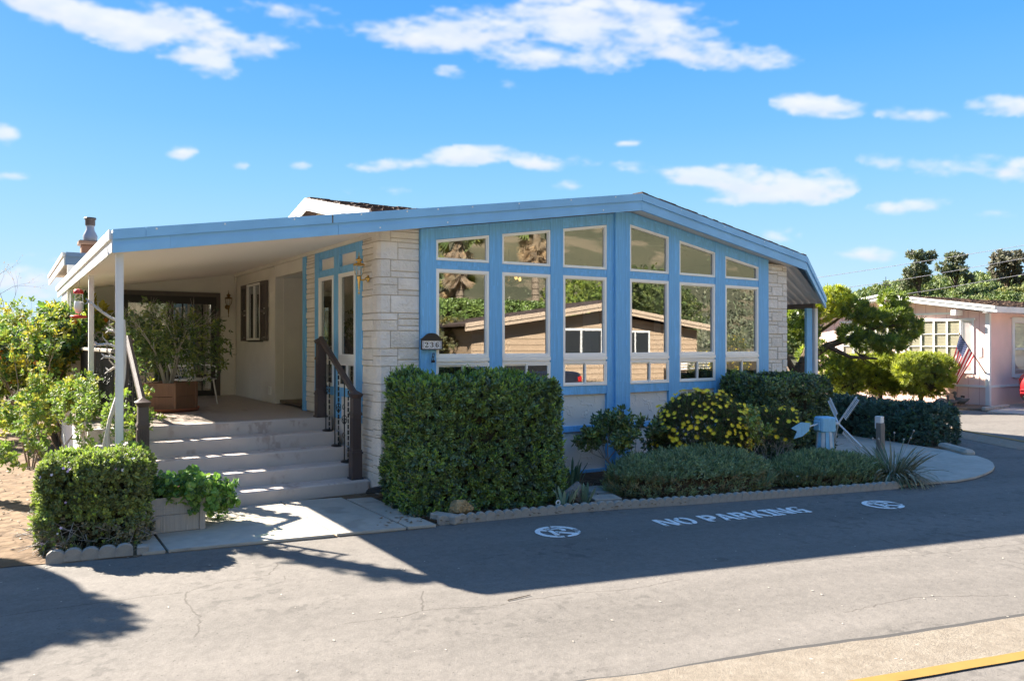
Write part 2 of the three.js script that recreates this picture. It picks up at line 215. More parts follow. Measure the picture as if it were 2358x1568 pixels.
const RT = (() => { const W = 2048, grid = new Map(), key = (x, y) => Math.floor(x * 5) + ',' + Math.floor(y * 5);
  for (const s of crk) for (let dx = -1; dx <= 1; dx++) for (let dy = -1; dy <= 1; dy++) { const k = key(s[0] + dx * .2, s[1] + dy * .2); if (!grid.has(k)) grid.set(k, []); grid.get(k).push(s); }
  return tex(W, W, (u, v) => { let X = u * 16, d = 16 - v * 16; if (X > 10) X -= 16; if (d < 2) d += 16;
    const al = X * .948 + d * .319, ac = -X * .319 + d * .948, st = fbm(al * .35 + 3, ac * 3.2, 4), blot = fbm(al * .5 + 30, ac * .9 + 9, 4), fin = fbm(X * 22, d * 22, 2), sp = rnd();
    let g = .86 + (st - .5) * .15 + (blot - .5) * .07 + (fin - .5) * .10 + (sp - .5) * .10;
    const pit = sstep(.60, .72, fbm(al * 14 + 7, ac * 14, 2)) * sstep(.5, .62, fbm(al * .8 + 3, ac * 1.6 + 80, 3)); g -= pit * .09;
    if (sp > .9985) g += .12; if (sp < .003) g -= .25;
    let c = [g * 1.01, g * .985, g * .955];
    const L0 = grid.get(key(X, d)); if (L0) for (const s of L0) { const dx = s[2] - s[0], dy = s[3] - s[1], t = clamp(((X - s[0]) * dx + (d - s[1]) * dy) / (dx * dx + dy * dy + 1e-9)), q = Math.hypot(X - s[0] - dx * t, d - s[1] - dy * t); const k = sstep(s[4] * 1.9, s[4] * .5, q); if (k > 0) c = mixc(c, [.5, .47, .44], k * .55); }
    return c; }, true, [1 / 16, 1 / 16]); })();
M.asphalt = mat(L(.215, .202, .187), { map: RT, bumpMap: cp(T.fine, 2.1), bumpScale: .004, roughness: .92 });
const far = 120;
struct('road', sheet([[-far, -60], [far, -60], [far, far], [-far, far]], 0), M.asphalt);
const RE = [.948, .319], RN = [-.319, .948], onR = (X, d, a, n) => [X + RE[0] * a + RN[0] * n, d + RE[1] * a + RN[1] * n];
// concrete drainage strip with its painted yellow edge
const agg = tex(512, 512, (u, v) => { const n = rnd(), k = pf(u, v, 20, 3); let c = mixc([.68, .63, .57], [.95, .91, .85], k * .5 + n * .5); if (rnd() < .05) c = mixc(c, [.45, .39, .34], .6); return c; });
M.aggregate = mat(L(.44, .42, .385), { map: cp(agg, 1.1), bumpMap: cp(T.fine, 4), bumpScale: .01, roughness: 1 });
{ const edge = [], out = []; for (let a = -30; a <= 40; a += .12) { edge.push(onR(.437, 4.136, a, (fbm(a * 3.1, 2, 4) - .5) * .05)); } const near = []; for (let a = 40; a >= -30; a -= 1) near.push(onR(1.764, 4.136, a - 1.2, -.10));
  struct('drain_strip', sheet([...edge, ...near], .005), M.aggregate);
  const tarA = edge.map(([x, d], i) => [x + RN[0] * (.012 + .03 * sstep(.5, .75, fbm(i * .07, 9, 3))), d + RN[1] * (.012 + .03 * sstep(.5, .75, fbm(i * .07, 9, 3)))]);
  struct('tar_seam', sheet([...tarA, ...[...edge].reverse()], .003), mat(L(.06, .055, .05), { roughness: .9 }));
  const y0 = [], y1 = []; for (let a = -30; a <= 40; a += .25) { const w = (fbm(a * 6, 40, 3) - .5) * .012; y0.push(onR(1.764, 4.136, a, -.012 + w)); y1.push(onR(1.764, 4.136, a, -.098 + w)); }
  struct('yellow_line', sheet([...y0.reverse(), ...y1].reverse(), .009), mat(L(.31, .18, .035), { map: cp(T.mottle, 3), roughness: .8 })); }
const hl = (u, w) => { const p = Hs(u, w); return [p.x, -p.z]; };
{ const a = [], b = [], c = [], d = []; for (let w = -2.2; w < 40; w += .5) { const k = Math.max(0, 1.2 - (w + 2.2) * .5); a.push(hl(11.9 - k * 1.2, w)); b.push(hl(12.75 - k * 1.2, w)); c.push(hl(12.8 - k * 1.2, w)); d.push(hl(12.93 - k * 1.2, w)); }
  struct('drain_strip', sheet([...b, ...a.reverse()], .005), M.aggregate); struct('yellow_line', sheet([...d, ...c.reverse()], .009), mat(L(.31, .18, .035), { roughness: .8 })); }
// our lot: soil, with the walk, the bed and the driveway laid on it
const EDGE = [[-.679, 7.716], [-.343, 7.847], [.093, 8.043], [.552, 8.23], [1.027, 8.4], [2.025, 8.695], [3.113, 9.063], [4.116, 9.407], [4.68, 9.604]];
const APRON = [[5.1, 9.81], [5.643, 9.99], [6.05, 10.25], [6.37, 10.55], [6.65, 10.85], [6.86, 11.15], [7.05, 11.5], [7.16, 11.8], [7.22, 12.2]];
const wig = []; for (let x = -60; x < -3.1; x += x < -8 ? 2 : .08) wig.push([x, 6.55 + (x + 3.1) * .37 + (x > -8 ? (fbm(x * 5, 3, 4) - .5) * .12 : 0)]);
struct('yard_soil', sheet([...wig, [-3.1, 6.57], [-.75, 7.57], ...EDGE, ...APRON, [7.3, 13.1], [6.6, 17.5], hl(9.6, 8), hl(9.6, 60), hl(-60, 60)], .006), M.soil);
struct('flower_bed', slab([[-1.55, 8.85], [-.75, 7.72], [-.3, 7.9], [.09, 8.08], [1.03, 8.44], [2.03, 8.74], [3.12, 9.1], [4.12, 9.44], [4.7, 9.66], [5.0, 10.4], [5.1, 12.2], hl(7.4, -.1), hl(3.66, -.21), hl(.3, 0)], .007, .03), M.mulch);
const conc = tex(1024, 1024, (u, v) => { const n = pf(u, v, 3, 6), f = pf(u, v, 40, 3), s = sstep(.6, .8, pf(u + .5, v + .3, 9, 4)); let g = .80 + .2 * n + .1 * (f - .5) - .09 * s; if (rnd() > .9993) g -= .2; return [g, g * .985, g * .955]; });
M.walk = mat(L(.56, .52, .465), { map: cp(conc, .33), bumpMap: cp(T.fine, 1.3), bumpScale: .002, roughness: .9 });
// walk: four pours with open joints
{ const wk = thing('concrete_walk', 'pale concrete walk slabs at the foot of the porch steps', 'path', V(0, 0, 0)); wk.userData.kind = 'structure';
  const a = [-3.1, 6.575], b = [-2.925, 6.65], c = [-1.0, 7.475], d = [-.735, 7.585]; const back = (p, k) => [p[0] - ST * k, p[1] + CT * k];
  const J = .012, sh = (p, s) => [p[0] + CT * s, p[1] + ST * s];
  for (const pts of [[a, sh(b, -J), sh(back(b, 1.3), -J), back(a, 1.3)], [sh(b, J), sh([-1.62, 7.21], -J), sh(back([-1.62, 7.21], 1.75), -J), sh(back(b, 1.35), J)], [sh([-1.62, 7.21], J), sh(c, -J), sh(back(c, 1.72), -J), sh(back([-1.62, 7.21], 1.75), J)], [sh(c, J), d, back(d, 1.6), sh(back(c, 1.6), J)]]) mesh('slab', slab(pts, .0, .028), M.walk, wk); }
struct('driveway', slab([[4.72, 9.63], ...APRON, [7.15, 12.75], [7.0, 13.1], [6.35, 15.2], hl(9.3, 6), hl(9.3, 14), hl(7.5, 14), hl(7.5, .3), [5.15, 12.2], [5.05, 10.4]], .007, .032), M.walk);
{ const c = thing('kerb_stone', 'low rounded concrete kerb end beside the driveway apron', 'kerb', G(7.2, 12.7, .0), 0); const g = cb(-.09, .09, 0, .11, -.5, .45, .04); mesh('block', g, M.walk, c); c.rotation.y = -.08; }

// painted markings
M.paint = mat(L(.84, .82, .79), { map: tex(256, 256, (u, v) => { const w = sstep(.68, .9, pf(u, v, 20, 3)); const k = sstep(.66, .74, pf(u + .3, v, 6, 4)); return mixc(gray(1 - .25 * w), [.55, .53, .5], k * .8); }), roughness: .7 }); M.paint.map.repeat.set(2, 2);
const ev = new Evaluator(); ev.attributes = ['position', 'normal'];
function cut(geo, boxes) { let a = new Brush(geo); a.updateMatrixWorld(); for (const b of boxes) { const k = new Brush(b); k.updateMatrixWorld(); a = ev.evaluate(a, k, SUBTRACTION); } const g = a.geometry.clone(); g.deleteAttribute('uv'); return uvm(g); }
{ const t = thing('road_lettering', 'white stencilled words NO PARKING on the asphalt below the bed', 'road marking', G(1.5, 7.6, .004), Math.atan2(.36, .93));
  let x = 0; const Hh = .285, W = 1.81; const word = 'NO PARKING', adv = { N: 1.08, O: 1.08, P: .95, A: 1.02, R: 1, K: 1, I: .56, G: 1.05, ' ': .5 }; const total = [...word].reduce((s, ch) => s + adv[ch], 0), k = W / total;
  for (const ch of word) { if (ch !== ' ') { let g = new TextGeometry(ch, { font, size: 1, depth: .003, curveSegments: 6, bevelEnabled: false }); g.computeBoundingBox(); const b = g.boundingBox; g.translate(-b.min.x, -b.min.y, 0); const cw = adv[ch] * k * .9; g.scale(cw / (b.max.x - b.min.x), Hh / (b.max.y - b.min.y), 1); g.deleteAttribute('uv');
      const sl = (x0, x1, y0, y1) => new THREE.BoxGeometry(x1 - x0, y1 - y0, .02).translate((x0 + x1) / 2, (y0 + y1) / 2, 0);
      const cuts = { O: [sl(cw * .45, cw * .55, -.1, .06), sl(cw * .45, cw * .55, Hh - .06, Hh + .1)], P: [sl(cw * .3, cw * .37, Hh * .38, Hh + .1)], A: [sl(cw * .46, cw * .54, -.1, Hh * .6)], R: [sl(cw * .3, cw * .37, Hh * .3, Hh + .1)], K: [sl(cw * .3, cw * .36, 0, Hh)], G: [sl(cw * .5, cw * .58, Hh - .07, Hh + .1), sl(cw * .5, cw * .58, -.1, .07)], N: [sl(cw * .3, cw * .35, 0, Hh)] }[ch];
      if (cuts) g = cut(g, cuts); g = g.clone(); g.rotateX(-Math.PI / 2); g.translate(x, 0, 0); mesh('letter', uvm(g), M.paint, t); } x += adv[ch] * k; } }
function noPark(label, X, d) { const t = thing('no_parking_symbol', label, 'road marking', G(X, d, .004), Math.atan2(.36, .93), 'round no-parking symbols on the road');
  const R = .215, r = .165, arc = (a0, a1) => { const s = new THREE.Shape(); s.absarc(0, 0, R, a0, a1, false); s.absarc(0, 0, r, a1, a0, true); s.closePath(); return s; };
  const ex = (s) => { const g = new THREE.ExtrudeGeometry(s, { depth: .003, bevelEnabled: false, curveSegments: 20 }); g.rotateX(-Math.PI / 2); return uvm(g); };
  mesh('ring_half', ex(arc(1.62, 4.62)), M.paint, t); mesh('ring_half', ex(arc(4.76, 7.78)), M.paint, t);
  const P = new THREE.Shape(); P.moveTo(-.075, -.12); P.lineTo(-.03, -.12); P.lineTo(-.03, .13); P.lineTo(-.075, .13); const P2 = new THREE.Shape(); P2.moveTo(-.018, .13); P2.lineTo(.03, .13); P2.absarc(.03, .055, .075, Math.PI / 2, -Math.PI / 2, true); P2.lineTo(-.018, -.02); P2.lineTo(-.018, .018); P2.lineTo(.028, .018); P2.absarc(.028, .055, .036, -Math.PI / 2, Math.PI / 2, false); P2.lineTo(-.018, .091);
  mesh('letter_stem', ex(P), M.paint, t); mesh('letter_bowl', ex(P2), M.paint, t);
  const bar = (x0, y0, x1, y1, w) => { const dx = x1 - x0, dy = y1 - y0, l = Math.hypot(dx, dy), nx = -dy / l * w, ny = dx / l * w; return ex(shp([[x0 + nx, y0 + ny], [x0 - nx, y0 - ny], [x1 - nx, y1 - ny], [x1 + nx, y1 + ny]])); };
  mesh('slash_end', bar(-.125, .105, -.082, .065, .022), M.paint, t); mesh('slash', bar(.0, -.035, .122, -.118, .024), M.paint, t); }
noPark('white ringed no-parking symbol on asphalt nearest the big hedge', .43, 7.39);
noPark('white ringed no-parking symbol on asphalt toward the driveway curve', 4.08, 8.63);
// ------------------------------------------------------------ the blue and white home
const PW = .2, K3 = PW / 3.66;
const prow = (g) => { const p = g.attributes.position; for (let i = 0; i < p.count; i++) { const x = p.getX(i); p.setZ(i, p.getZ(i) + (x <= 3.66 ? K3 * x : K3 * (7.32 - x))); } if (g.index) g = g.toNonIndexed(); g.computeVertexNormals(); return g; };
const roofTop = (u) => u <= 3.66 ? 3.82 - .1462 * (3.66 - u) : 3.82 - .1535 * (u - 3.66);
const home = thing('mobile_home', 'single-storey home with blue framed prow front, stone corners and covered porch', 'house', Hs(0, 0), TH);
// bars round a quad, inset by b
function barsOf(q, b) { const n = q.length, inn = q.map((p, i) => { const a = q[(i + n - 1) % n], c = q[(i + 1) % n], e1 = [p[0] - a[0], p[1] - a[1]], e2 = [c[0] - p[0], c[1] - p[1]], l1 = Math.hypot(...e1), l2 = Math.hypot(...e2), n1 = [-e1[1] / l1, e1[0] / l1], n2 = [-e2[1] / l2, e2[0] / l2], k = b / (1 + n1[0] * n2[0] + n1[1] * n2[1]); return [p[0] + (n1[0] + n2[0]) * k, p[1] + (n1[1] + n2[1]) * k]; }); return inn; }
function frameG(q, b, z0, z1) { const inn = barsOf(q, b); return q.map((p, i) => { const j = (i + 1) % q.length; return prism([p, q[j], inn[j], inn[i]], z0, z1); }); }
const rect = (x0, x1, y0, y1) => [[x0, y0], [x1, y0], [x1, y1], [x0, y1]];
// a glazed unit on a face: xf bends it onto the face
function windowUnit(name, parent, q, xf, o = {}) { const w = part(name, parent), b = o.bar ?? .03; mesh('frame', mg([...frameG(q, b, .0, .045), ...frameG(barsOf(q, b * .9), .014, .004, .030)].map(xf)), M.alu, w); mesh('pane', xf(prism(barsOf(q, b + .006), .012, .0125)), M.glass, w); return w; }
function slider(parent, x0, x1, y0, y1, xf) { const w = part('sliding_window', parent), m = (x0 + x1) / 2; mesh('frame', xf(mg(frameG(rect(x0, x1, y0, y1), .022, 0, .05))), M.alu, w);
  for (const [a, b, z] of [[x0 + .022, m + .015, .012], [m - .005, x1 - .022, .028]]) { mesh('sash', xf(mg(frameG(rect(a, b, y0 + .022, y1 - .022), .022, z, z + .016))), M.alu, w); mesh('pane', xf(prism(rect(a + .02, b - .02, y0 + .04, y1 - .04), z + .007, z + .0075)), M.glass, w); } return w; }
const WL = [[.69, 1.418], [1.602, 2.328], [2.524, 3.243]], WR = [[3.64, 4.425], [4.648, 5.45], [5.684, 6.513]];
{ const fr = part('front_wall', home), hang = (u) => roofTop(u) - .205, P = (n, g, m = M.blue) => mesh(n, prow(g), m, fr);
  const studs = [[.497, .69], [1.418, 1.602], [2.328, 2.524], [3.243, 3.42], [3.44, 3.64], [4.425, 4.648], [5.45, 5.684], [6.513, 6.766]];
  for (const [a, b] of studs) P('stud', prism([[a, .02], [b, .02], [b, hang(b) - .005], [a, hang(a) - .005]], -.06, .05));
  P('corner_post', prism([[3.36, .0], [3.5, .0], [3.5, hang(3.5)], [3.36, hang(3.4)]], .0515, .085));
  for (const [a, b] of [...WL, ...WR]) {
    const z = .0, s0 = (u) => hang(u) - .155 + (u > 3.6 ? -.02 : 0);
    P('header', prism([[a, s0(a) + .005], [b, s0(b) + .005], [b, hang(b) - .006], [a, hang(a) - .006]], -.06, .045), M.blueH);
    P('rail', bx(a, b, 2.682, 2.782, -.06, .04), M.blueH); P('sill_rail', bx(a, b, 1.09, 1.205, -.06, .042), M.blueH);
    P('rail', bx(a, b, .595, .67, -.06, .035), M.blueH); P('bottom_rail', bx(a, b, .0, .07, -.06, .035), M.blueH);
    mesh('skirt_panel', prow(bx(a, b, .67, 1.09, -.06, .005)), M.stucco, fr); mesh('skirt_panel', prow(bx(a, b, .07, .595, -.06, .006)), M.stucco, fr);
    windowUnit('transom_window', fr, [[a + .002, 2.785], [b - .002, 2.785], [b - .002, s0(b)], [a + .002, s0(a)]], prow, { bar: .022 });
    windowUnit('picture_window', fr, rect(a + .002, b - .002, 1.60, 2.679), prow, { bar: .036 });
    mesh('sill_bar', prow(mg([bx(a + .002, b - .002, 1.556, 1.598, -.02, .056), bx(a + .01, b - .01, 1.536, 1.554, -.02, .04), ...[.12, .22, .32, .68, .78, .88].map((t) => bx(lerp(a, b, t) - .012, lerp(a, b, t) + .012, 1.552, 1.561, .0565, .059))])), M.alu, fr);
    slider(fr, a + .002, b - .002, 1.208, 1.533, prow); }
}
// side wall toward the porch: (w along x) turned onto u = 0, outward is -u
const onto = (g, a, b, c) => { const m = new THREE.Matrix4().makeBasis(a, b, c); g = (g.index ? g.toNonIndexed() : g.clone()).applyMatrix4(m); if (m.determinant() < 0) for (const k of Object.keys(g.attributes)) { const t = g.attributes[k], n = t.itemSize; for (let i = 0; i < t.count; i += 3) for (let j = 0; j < n; j++) { const x = t.array[(i + 1) * n + j]; t.array[(i + 1) * n + j] = t.array[(i + 2) * n + j]; t.array[(i + 2) * n + j] = x; } } return g; };
const side = (g) => onto(g, V(0, 0, -1), V(0, 1, 0), V(-1, 0, 0));
{ const fr = part('side_wall', home), A = .482, Bw = 2.227, top = 3.03, P = (n, g, m = M.blue) => mesh(n, side(g), m, fr);
  for (const [a, b] of [[A, .684], [1.257, 1.457], [2.035, Bw]]) P('stud', bx(a, b, .80, top, -.05, .03));
  for (const [a, b] of [[.684, 1.257], [1.457, 2.035]]) { P('header', bx(a, b, 2.935, top, -.05, .026), M.blueH); mesh('upper_panel', side(bx(a, b, 2.775, 2.935, -.05, -.012)), M.stucco, fr); P('rail', bx(a, b, 2.68, 2.775, -.05, .024), M.blueH); P('sill_rail', bx(a, b, 1.09, 1.205, -.05, .025), M.blueH); mesh('skirt_panel', side(bx(a, b, .80, 1.09, -.05, .0)), M.stucco, fr);
    windowUnit('picture_window', fr, rect(a + .002, b - .002, 1.59, 2.678), side, { bar: .036 }); mesh('sill_bar', side(bx(a + .002, b - .002, 1.54, 1.588, -.02, .045)), M.alu, fr); slider(fr, a + .002, b - .002, 1.208, 1.538, side); }
  mesh('skirt_base', side(bx(.05, 2.4, 0, .797, -.05, -.005)), M.stucco, fr);
  P('edge_post', bx(2.6, 2.74, .80, top, -.05, .04));
  mesh('top_trim', side(bx(0.02, 6.84, 3.032, 3.115, -.05, .035)), M.siding, fr);
  // lap siding beyond the entry
  const lap = (x0, x1, y0, n, st, xf) => { for (let i = 0; i < n; i++) { const y = y0 + i * st; mesh('siding_board', xf(onto(prism([[-.02, y], [.014, y], [.003, y + st - .0005], [-.02, y + st - .0005]], x0, x1), V(0, 0, 1), V(0, 1, 0), V(1, 0, 0))), M.siding, fr); } };
  lap(4.24, 6.84, .845, 8, .255, side); mesh('base_trim', side(bx(4.24, 6.84, .80, .85, -.02, .018)), M.siding, fr); mesh('backing', side(bx(4.2, 6.9, .8, 3.03, -.06, -.021)), M.siding, fr);
  mesh('corner_board', side(bx(4.19, 4.236, .80, 3.03, -.05, .02)), M.siding, fr);
  mesh('corner_board', side(bx(6.78, 6.845, .80, 3.03, .016, .04)), M.siding, fr);
  // entry recess: lintel, far cheek, back and ceiling
  mesh('lintel', side(bx(2.742, 4.19, 2.84, 3.03, -.1, .012)), M.siding, fr);
  for (let i = 0; i < 8; i++) { const y = .845 + i * .25; mesh('siding_board', hexa([V(0.02, y, -4.25), V(1.3, y, -4.25), V(1.3, y + .256, -4.25), V(.02, y + .256, -4.25)], V(0, 0, .045 + (i % 2) * .0)).clone(), M.siding, fr); }
  mesh('seam_trim', [hb(.02, 1.3, .80, .845, 4.2, 4.25), hb(.12, .15, .8, 2.84, 4.19, 4.204)], M.siding, fr);
  for (let i = 1; i < 8; i++) mesh('board_lip', hb(.15, 1.3, .845 + i * .25 - .006, .845 + i * .25 + .006, 4.198, 4.206), M.siding, fr);
  mesh('recess_ceiling', hb(-.01, 1.3, 2.841, 2.86, 2.74, 4.24), M.white, fr); mesh('recess_back', hb(1.3, 1.34, .8, 2.86, 2.7, 4.25), M.siding, fr); mesh('recess_cheek', hb(.03, 1.3, .8, 2.86, 2.66, 2.7), M.siding, fr);
  // shuttered window
  const sw = part('side_window', fr); mesh('frame', side(mg(frameG(rect(4.985, 5.86, 1.83, 2.815), .035, .015, .055))), M.alu, sw); mesh('pane', side(bx(5.0, 5.84, 1.85, 2.80, .02, .0205)), M.glass, sw); mesh('meeting_rail', side(bx(5.38, 5.42, 1.86, 2.79, .021, .05)), M.alu, sw); mesh('dark_room_panel', side(bx(4.95, 5.9, 1.8, 2.84, -.0205, .0145)), M.dark, sw);  // near-black slab behind the pane paints in the dark of an unlit room
  for (const [a, b] of [[4.60, 4.98], [5.865, 6.27]]) { const sh = part('shutter', sw); mesh('shutter_frame', side(mg([...frameG(rect(a, b, 1.815, 2.825), .06, .02, .055), bx(a + .06, b - .06, 2.29, 2.35, .022, .053)])), M.taupe, sh); for (let k = 0; k < 26; k++) { const y = 1.885 + k * .0352; if (y > 2.27 && y < 2.35) continue; mesh('slat', side(hexa([V(a + .06, y, .024), V(b - .06, y, .024), V(b - .06, y + .006, .024), V(a + .06, y + .006, .024)], V(0, .026, .02))), M.taupe, sh); } }
  const ob = part('outlet_box', fr); mesh('cover', side(mg(frameG(rect(4.42, 4.56, .93, 1.07), .012, .012, .03))), M.alu, ob);
}
// back wall of the porch with the sliding glass door
{ const bw = part('porch_back_wall', home), W = 6.85; for (let i = 0; i < 9; i++) { const y = .845 + i * .255; mesh('siding_board', hexa([V(-.29, y, -W + .014), V(-.02, y, -W + .014), V(-.02, y, -W), V(-.29, y, -W)], V(0, .2545, -.004)), M.siding, bw); if (i < 8) mesh('siding_board', hexa([V(-2.8, y, -W + .014), V(-2.03, y, -W + .014), V(-2.03, y, -W), V(-2.8, y, -W)], V(0, .2545, -.004)), M.siding, bw); }
  mesh('backing', [hb(-2.8, 0, 2.72, 3.12, W, W + .05), hb(-2.8, -2.03, .8, 2.72, W, W + .05), hb(-.29, .0, .8, 2.72, W, W + .05)], M.siding, bw); mesh('base_trim', hb(-.29, -.02, .8, .85, W - .016, W), M.siding, bw);
  const d = part('patio_door', home), f = (x0, x1, y0, y1, z0, z1) => hb(x0, x1, y0, y1, W - z1, W - z0);
  mesh('casing', [f(-2.03, -1.95, .8, 2.72, 0, .03), f(-.36, -.29, .8, 2.72, 0, .03), f(-1.95, -.36, 2.64, 2.72, 0, .03)], M.taupe, d);
  mesh('door_frame', [f(-1.95, -1.86, .8, 2.64, -.04, .015), f(-.45, -.36, .8, 2.64, -.04, .015), f(-1.86, -.45, 2.5, 2.64, -.04, .015), f(-1.86, -.45, .8, .9, -.04, .015), f(-1.2, -1.11, .9, 2.5, -.03, .012)], M.dark, d);
  const bars = []; for (const x of [-.95, -.78, -.61]) bars.push(f(x - .011, x + .011, .9, 2.5, .012, .024)); for (const y of [1.18, 1.5, 1.82, 2.14]) bars.push(f(-1.11, -.45, y - .011, y + .011, .0245, .032)); bars.forEach((b) => mesh('security_bar', b, M.iron, d));
  mesh('pane', f(-1.11, -.45, .9, 2.5, -.002, .002), M.glass, d); mesh('pane', f(-1.86, -1.2, .9, 2.5, -.012, -.008), M.glass, d);
  mesh('curtain', f(-1.86, -.45, .82, 2.6, -.30, -.28), mat(L(.36, .33, .27), { roughness: .9 }), d); }
// stone veneer: courses of split blocks, each its own piece
M.stones = [0, 1, 2, 3].map((i) => mat(L(.90 - i * .015, .84 - i * .016, .76 - i * .02), { map: cp(T.mottle, 1.4), bumpMap: cp(T.stone, 1.6 + i * .5), bumpScale: .016, roughness: .9 }));
const mortar = mat(L(.55, .48, .38), { roughness: .95, bumpMap: cp(T.fine, 3), bumpScale: .003 });
reseed(41);
{ const block = (par, x0, x1, y0, y1, z1, xf) => { const j = .005, g = cb(x0 + j, x1 - j, y0 + j, y1 - j, -.02, z1 + rr(-.006, .007), .007); const p = g.attributes.position; for (let i = 0; i < p.count; i++) { const x = p.getX(i), y = p.getY(i), z = p.getZ(i); if (z > 0) p.setZ(i, z + (vnoise(x * 31 + y * 17, y * 29) - .5) * .008); } g.computeVertexNormals(); mesh('stone_block', xf(g), pick(M.stones), par); };
  const split = (par, x0, x1, y0, y1, z, xf) => { const k = rnd(); if (k < .2) return block(par, x0, x1, y0, y1, z, xf); const hgt = y1 - y0; if (k < .55) { const c = y0 + hgt * rr(.28, .36), d = y0 + hgt * rr(.68, .78); block(par, x0, x1, y0, c, z, xf); if (rnd() < .22 && x1 - x0 > .25) { const m = lerp(x0, x1, rr(.6, .8)); block(par, x0, m, c, d, z, xf); block(par, m, x1, c, d, z, xf); } else block(par, x0, x1, c, d, z, xf); block(par, x0, x1, d, y1, z, xf); } else { const c = y0 + hgt * pick([.3, .35, .62, .68]); block(par, x0, x1, y0, c, z, xf); block(par, x0, x1, c, y1, z, xf); } };
  const Z = .03, id = (g) => g;
  // corner pier: front face u 0..0.497, porch face w 0..0.48
  const pier = part('stone_pier', home); mesh('mortar', [hb(.0, .497, .0, 3.16, -.014, .05), hb(-.014, .0, .0, 3.04, -.0, .482)], mortar, pier);
  for (let r = 0, y = .04; y < 3.08; r++, y += .2095) { const y1 = y + .2095, cu = r % 2 ? .212 : .118, cw = r % 2 ? .14 : .19, top = Math.min(y1, 3.14);
    // corner stones wrap the edge
    const parts = rnd() < .5 ? [[y, lerp(y, top, rr(.35, .62))], null] : [[y, top], null]; if (!parts[1]) parts[1] = parts[0][1] < top ? [parts[0][1], top] : null;
    for (const s of parts) if (s) { const j = .005, g = new ConvexGeometry([[-Z, -cw], [-Z, -.03], [.03 - .03, Z], [-.012, .012], [cu, Z], [cu, -.05], [.0, -cw]].flatMap(([x, z]) => [V(x + (x === cu ? -j : 0), s[0] + j, z + (z === -cw ? j : 0)), V(x + (x === cu ? -j : 0), s[1] - j, z + (z === -cw ? j : 0))])); mesh('stone_block', uvm(g), pick(M.stones), pier); }
    split(pier, cu, .497, y, top, Z, id); split(pier, cw, .482, y, Math.min(y1, 3.03), Z, side); }
  const strip2 = part('stone_pier', home); mesh('mortar', hb(-.014, .03, .8, 3.03, 2.23, 2.6), mortar, strip2);
  for (let y = .81; y < 2.95; y += .2095) split(strip2, 2.232, 2.595, y, Math.min(3.03, y + .2095), Z, side);
  const right = part('stone_pier', home); mesh('mortar', prow(hb(6.766, 7.302, .0, 3.08, -.014, .05)), mortar, right); mesh('mortar', hb(7.29, 7.316, 0, 3.05, 0.02, 2.2), mortar, right);
  for (let r = 0, y = .04; y < 3.0; r++, y += .2095) { const y1 = Math.min(3.07, y + .2095), h = (y1 - y), a = r % 2 ? 7.04 : 7.17; block(right, 6.77, a, y + h * .72, y1, Z, prow); const m = r % 2 ? 7.04 : 6.88; if (r % 2) { block(right, 6.77, m, y, y + h * .72, Z, prow); block(right, m, 7.302, y, y + h * .6, Z, prow); block(right, m, 7.302, y + h * .6, y1, Z, prow); } else { block(right, 6.77, m, y, y + h * .3, Z, prow); block(right, 6.77, m, y + h * .3, y + h * .72, Z, prow); block(right, m, 7.17, y, y + h * .72, Z, prow); block(right, 7.17, 7.302, y, y + h * .4, Z, prow); block(right, 7.17, 7.302, y + h * .4, y1, Z, prow); } }
}
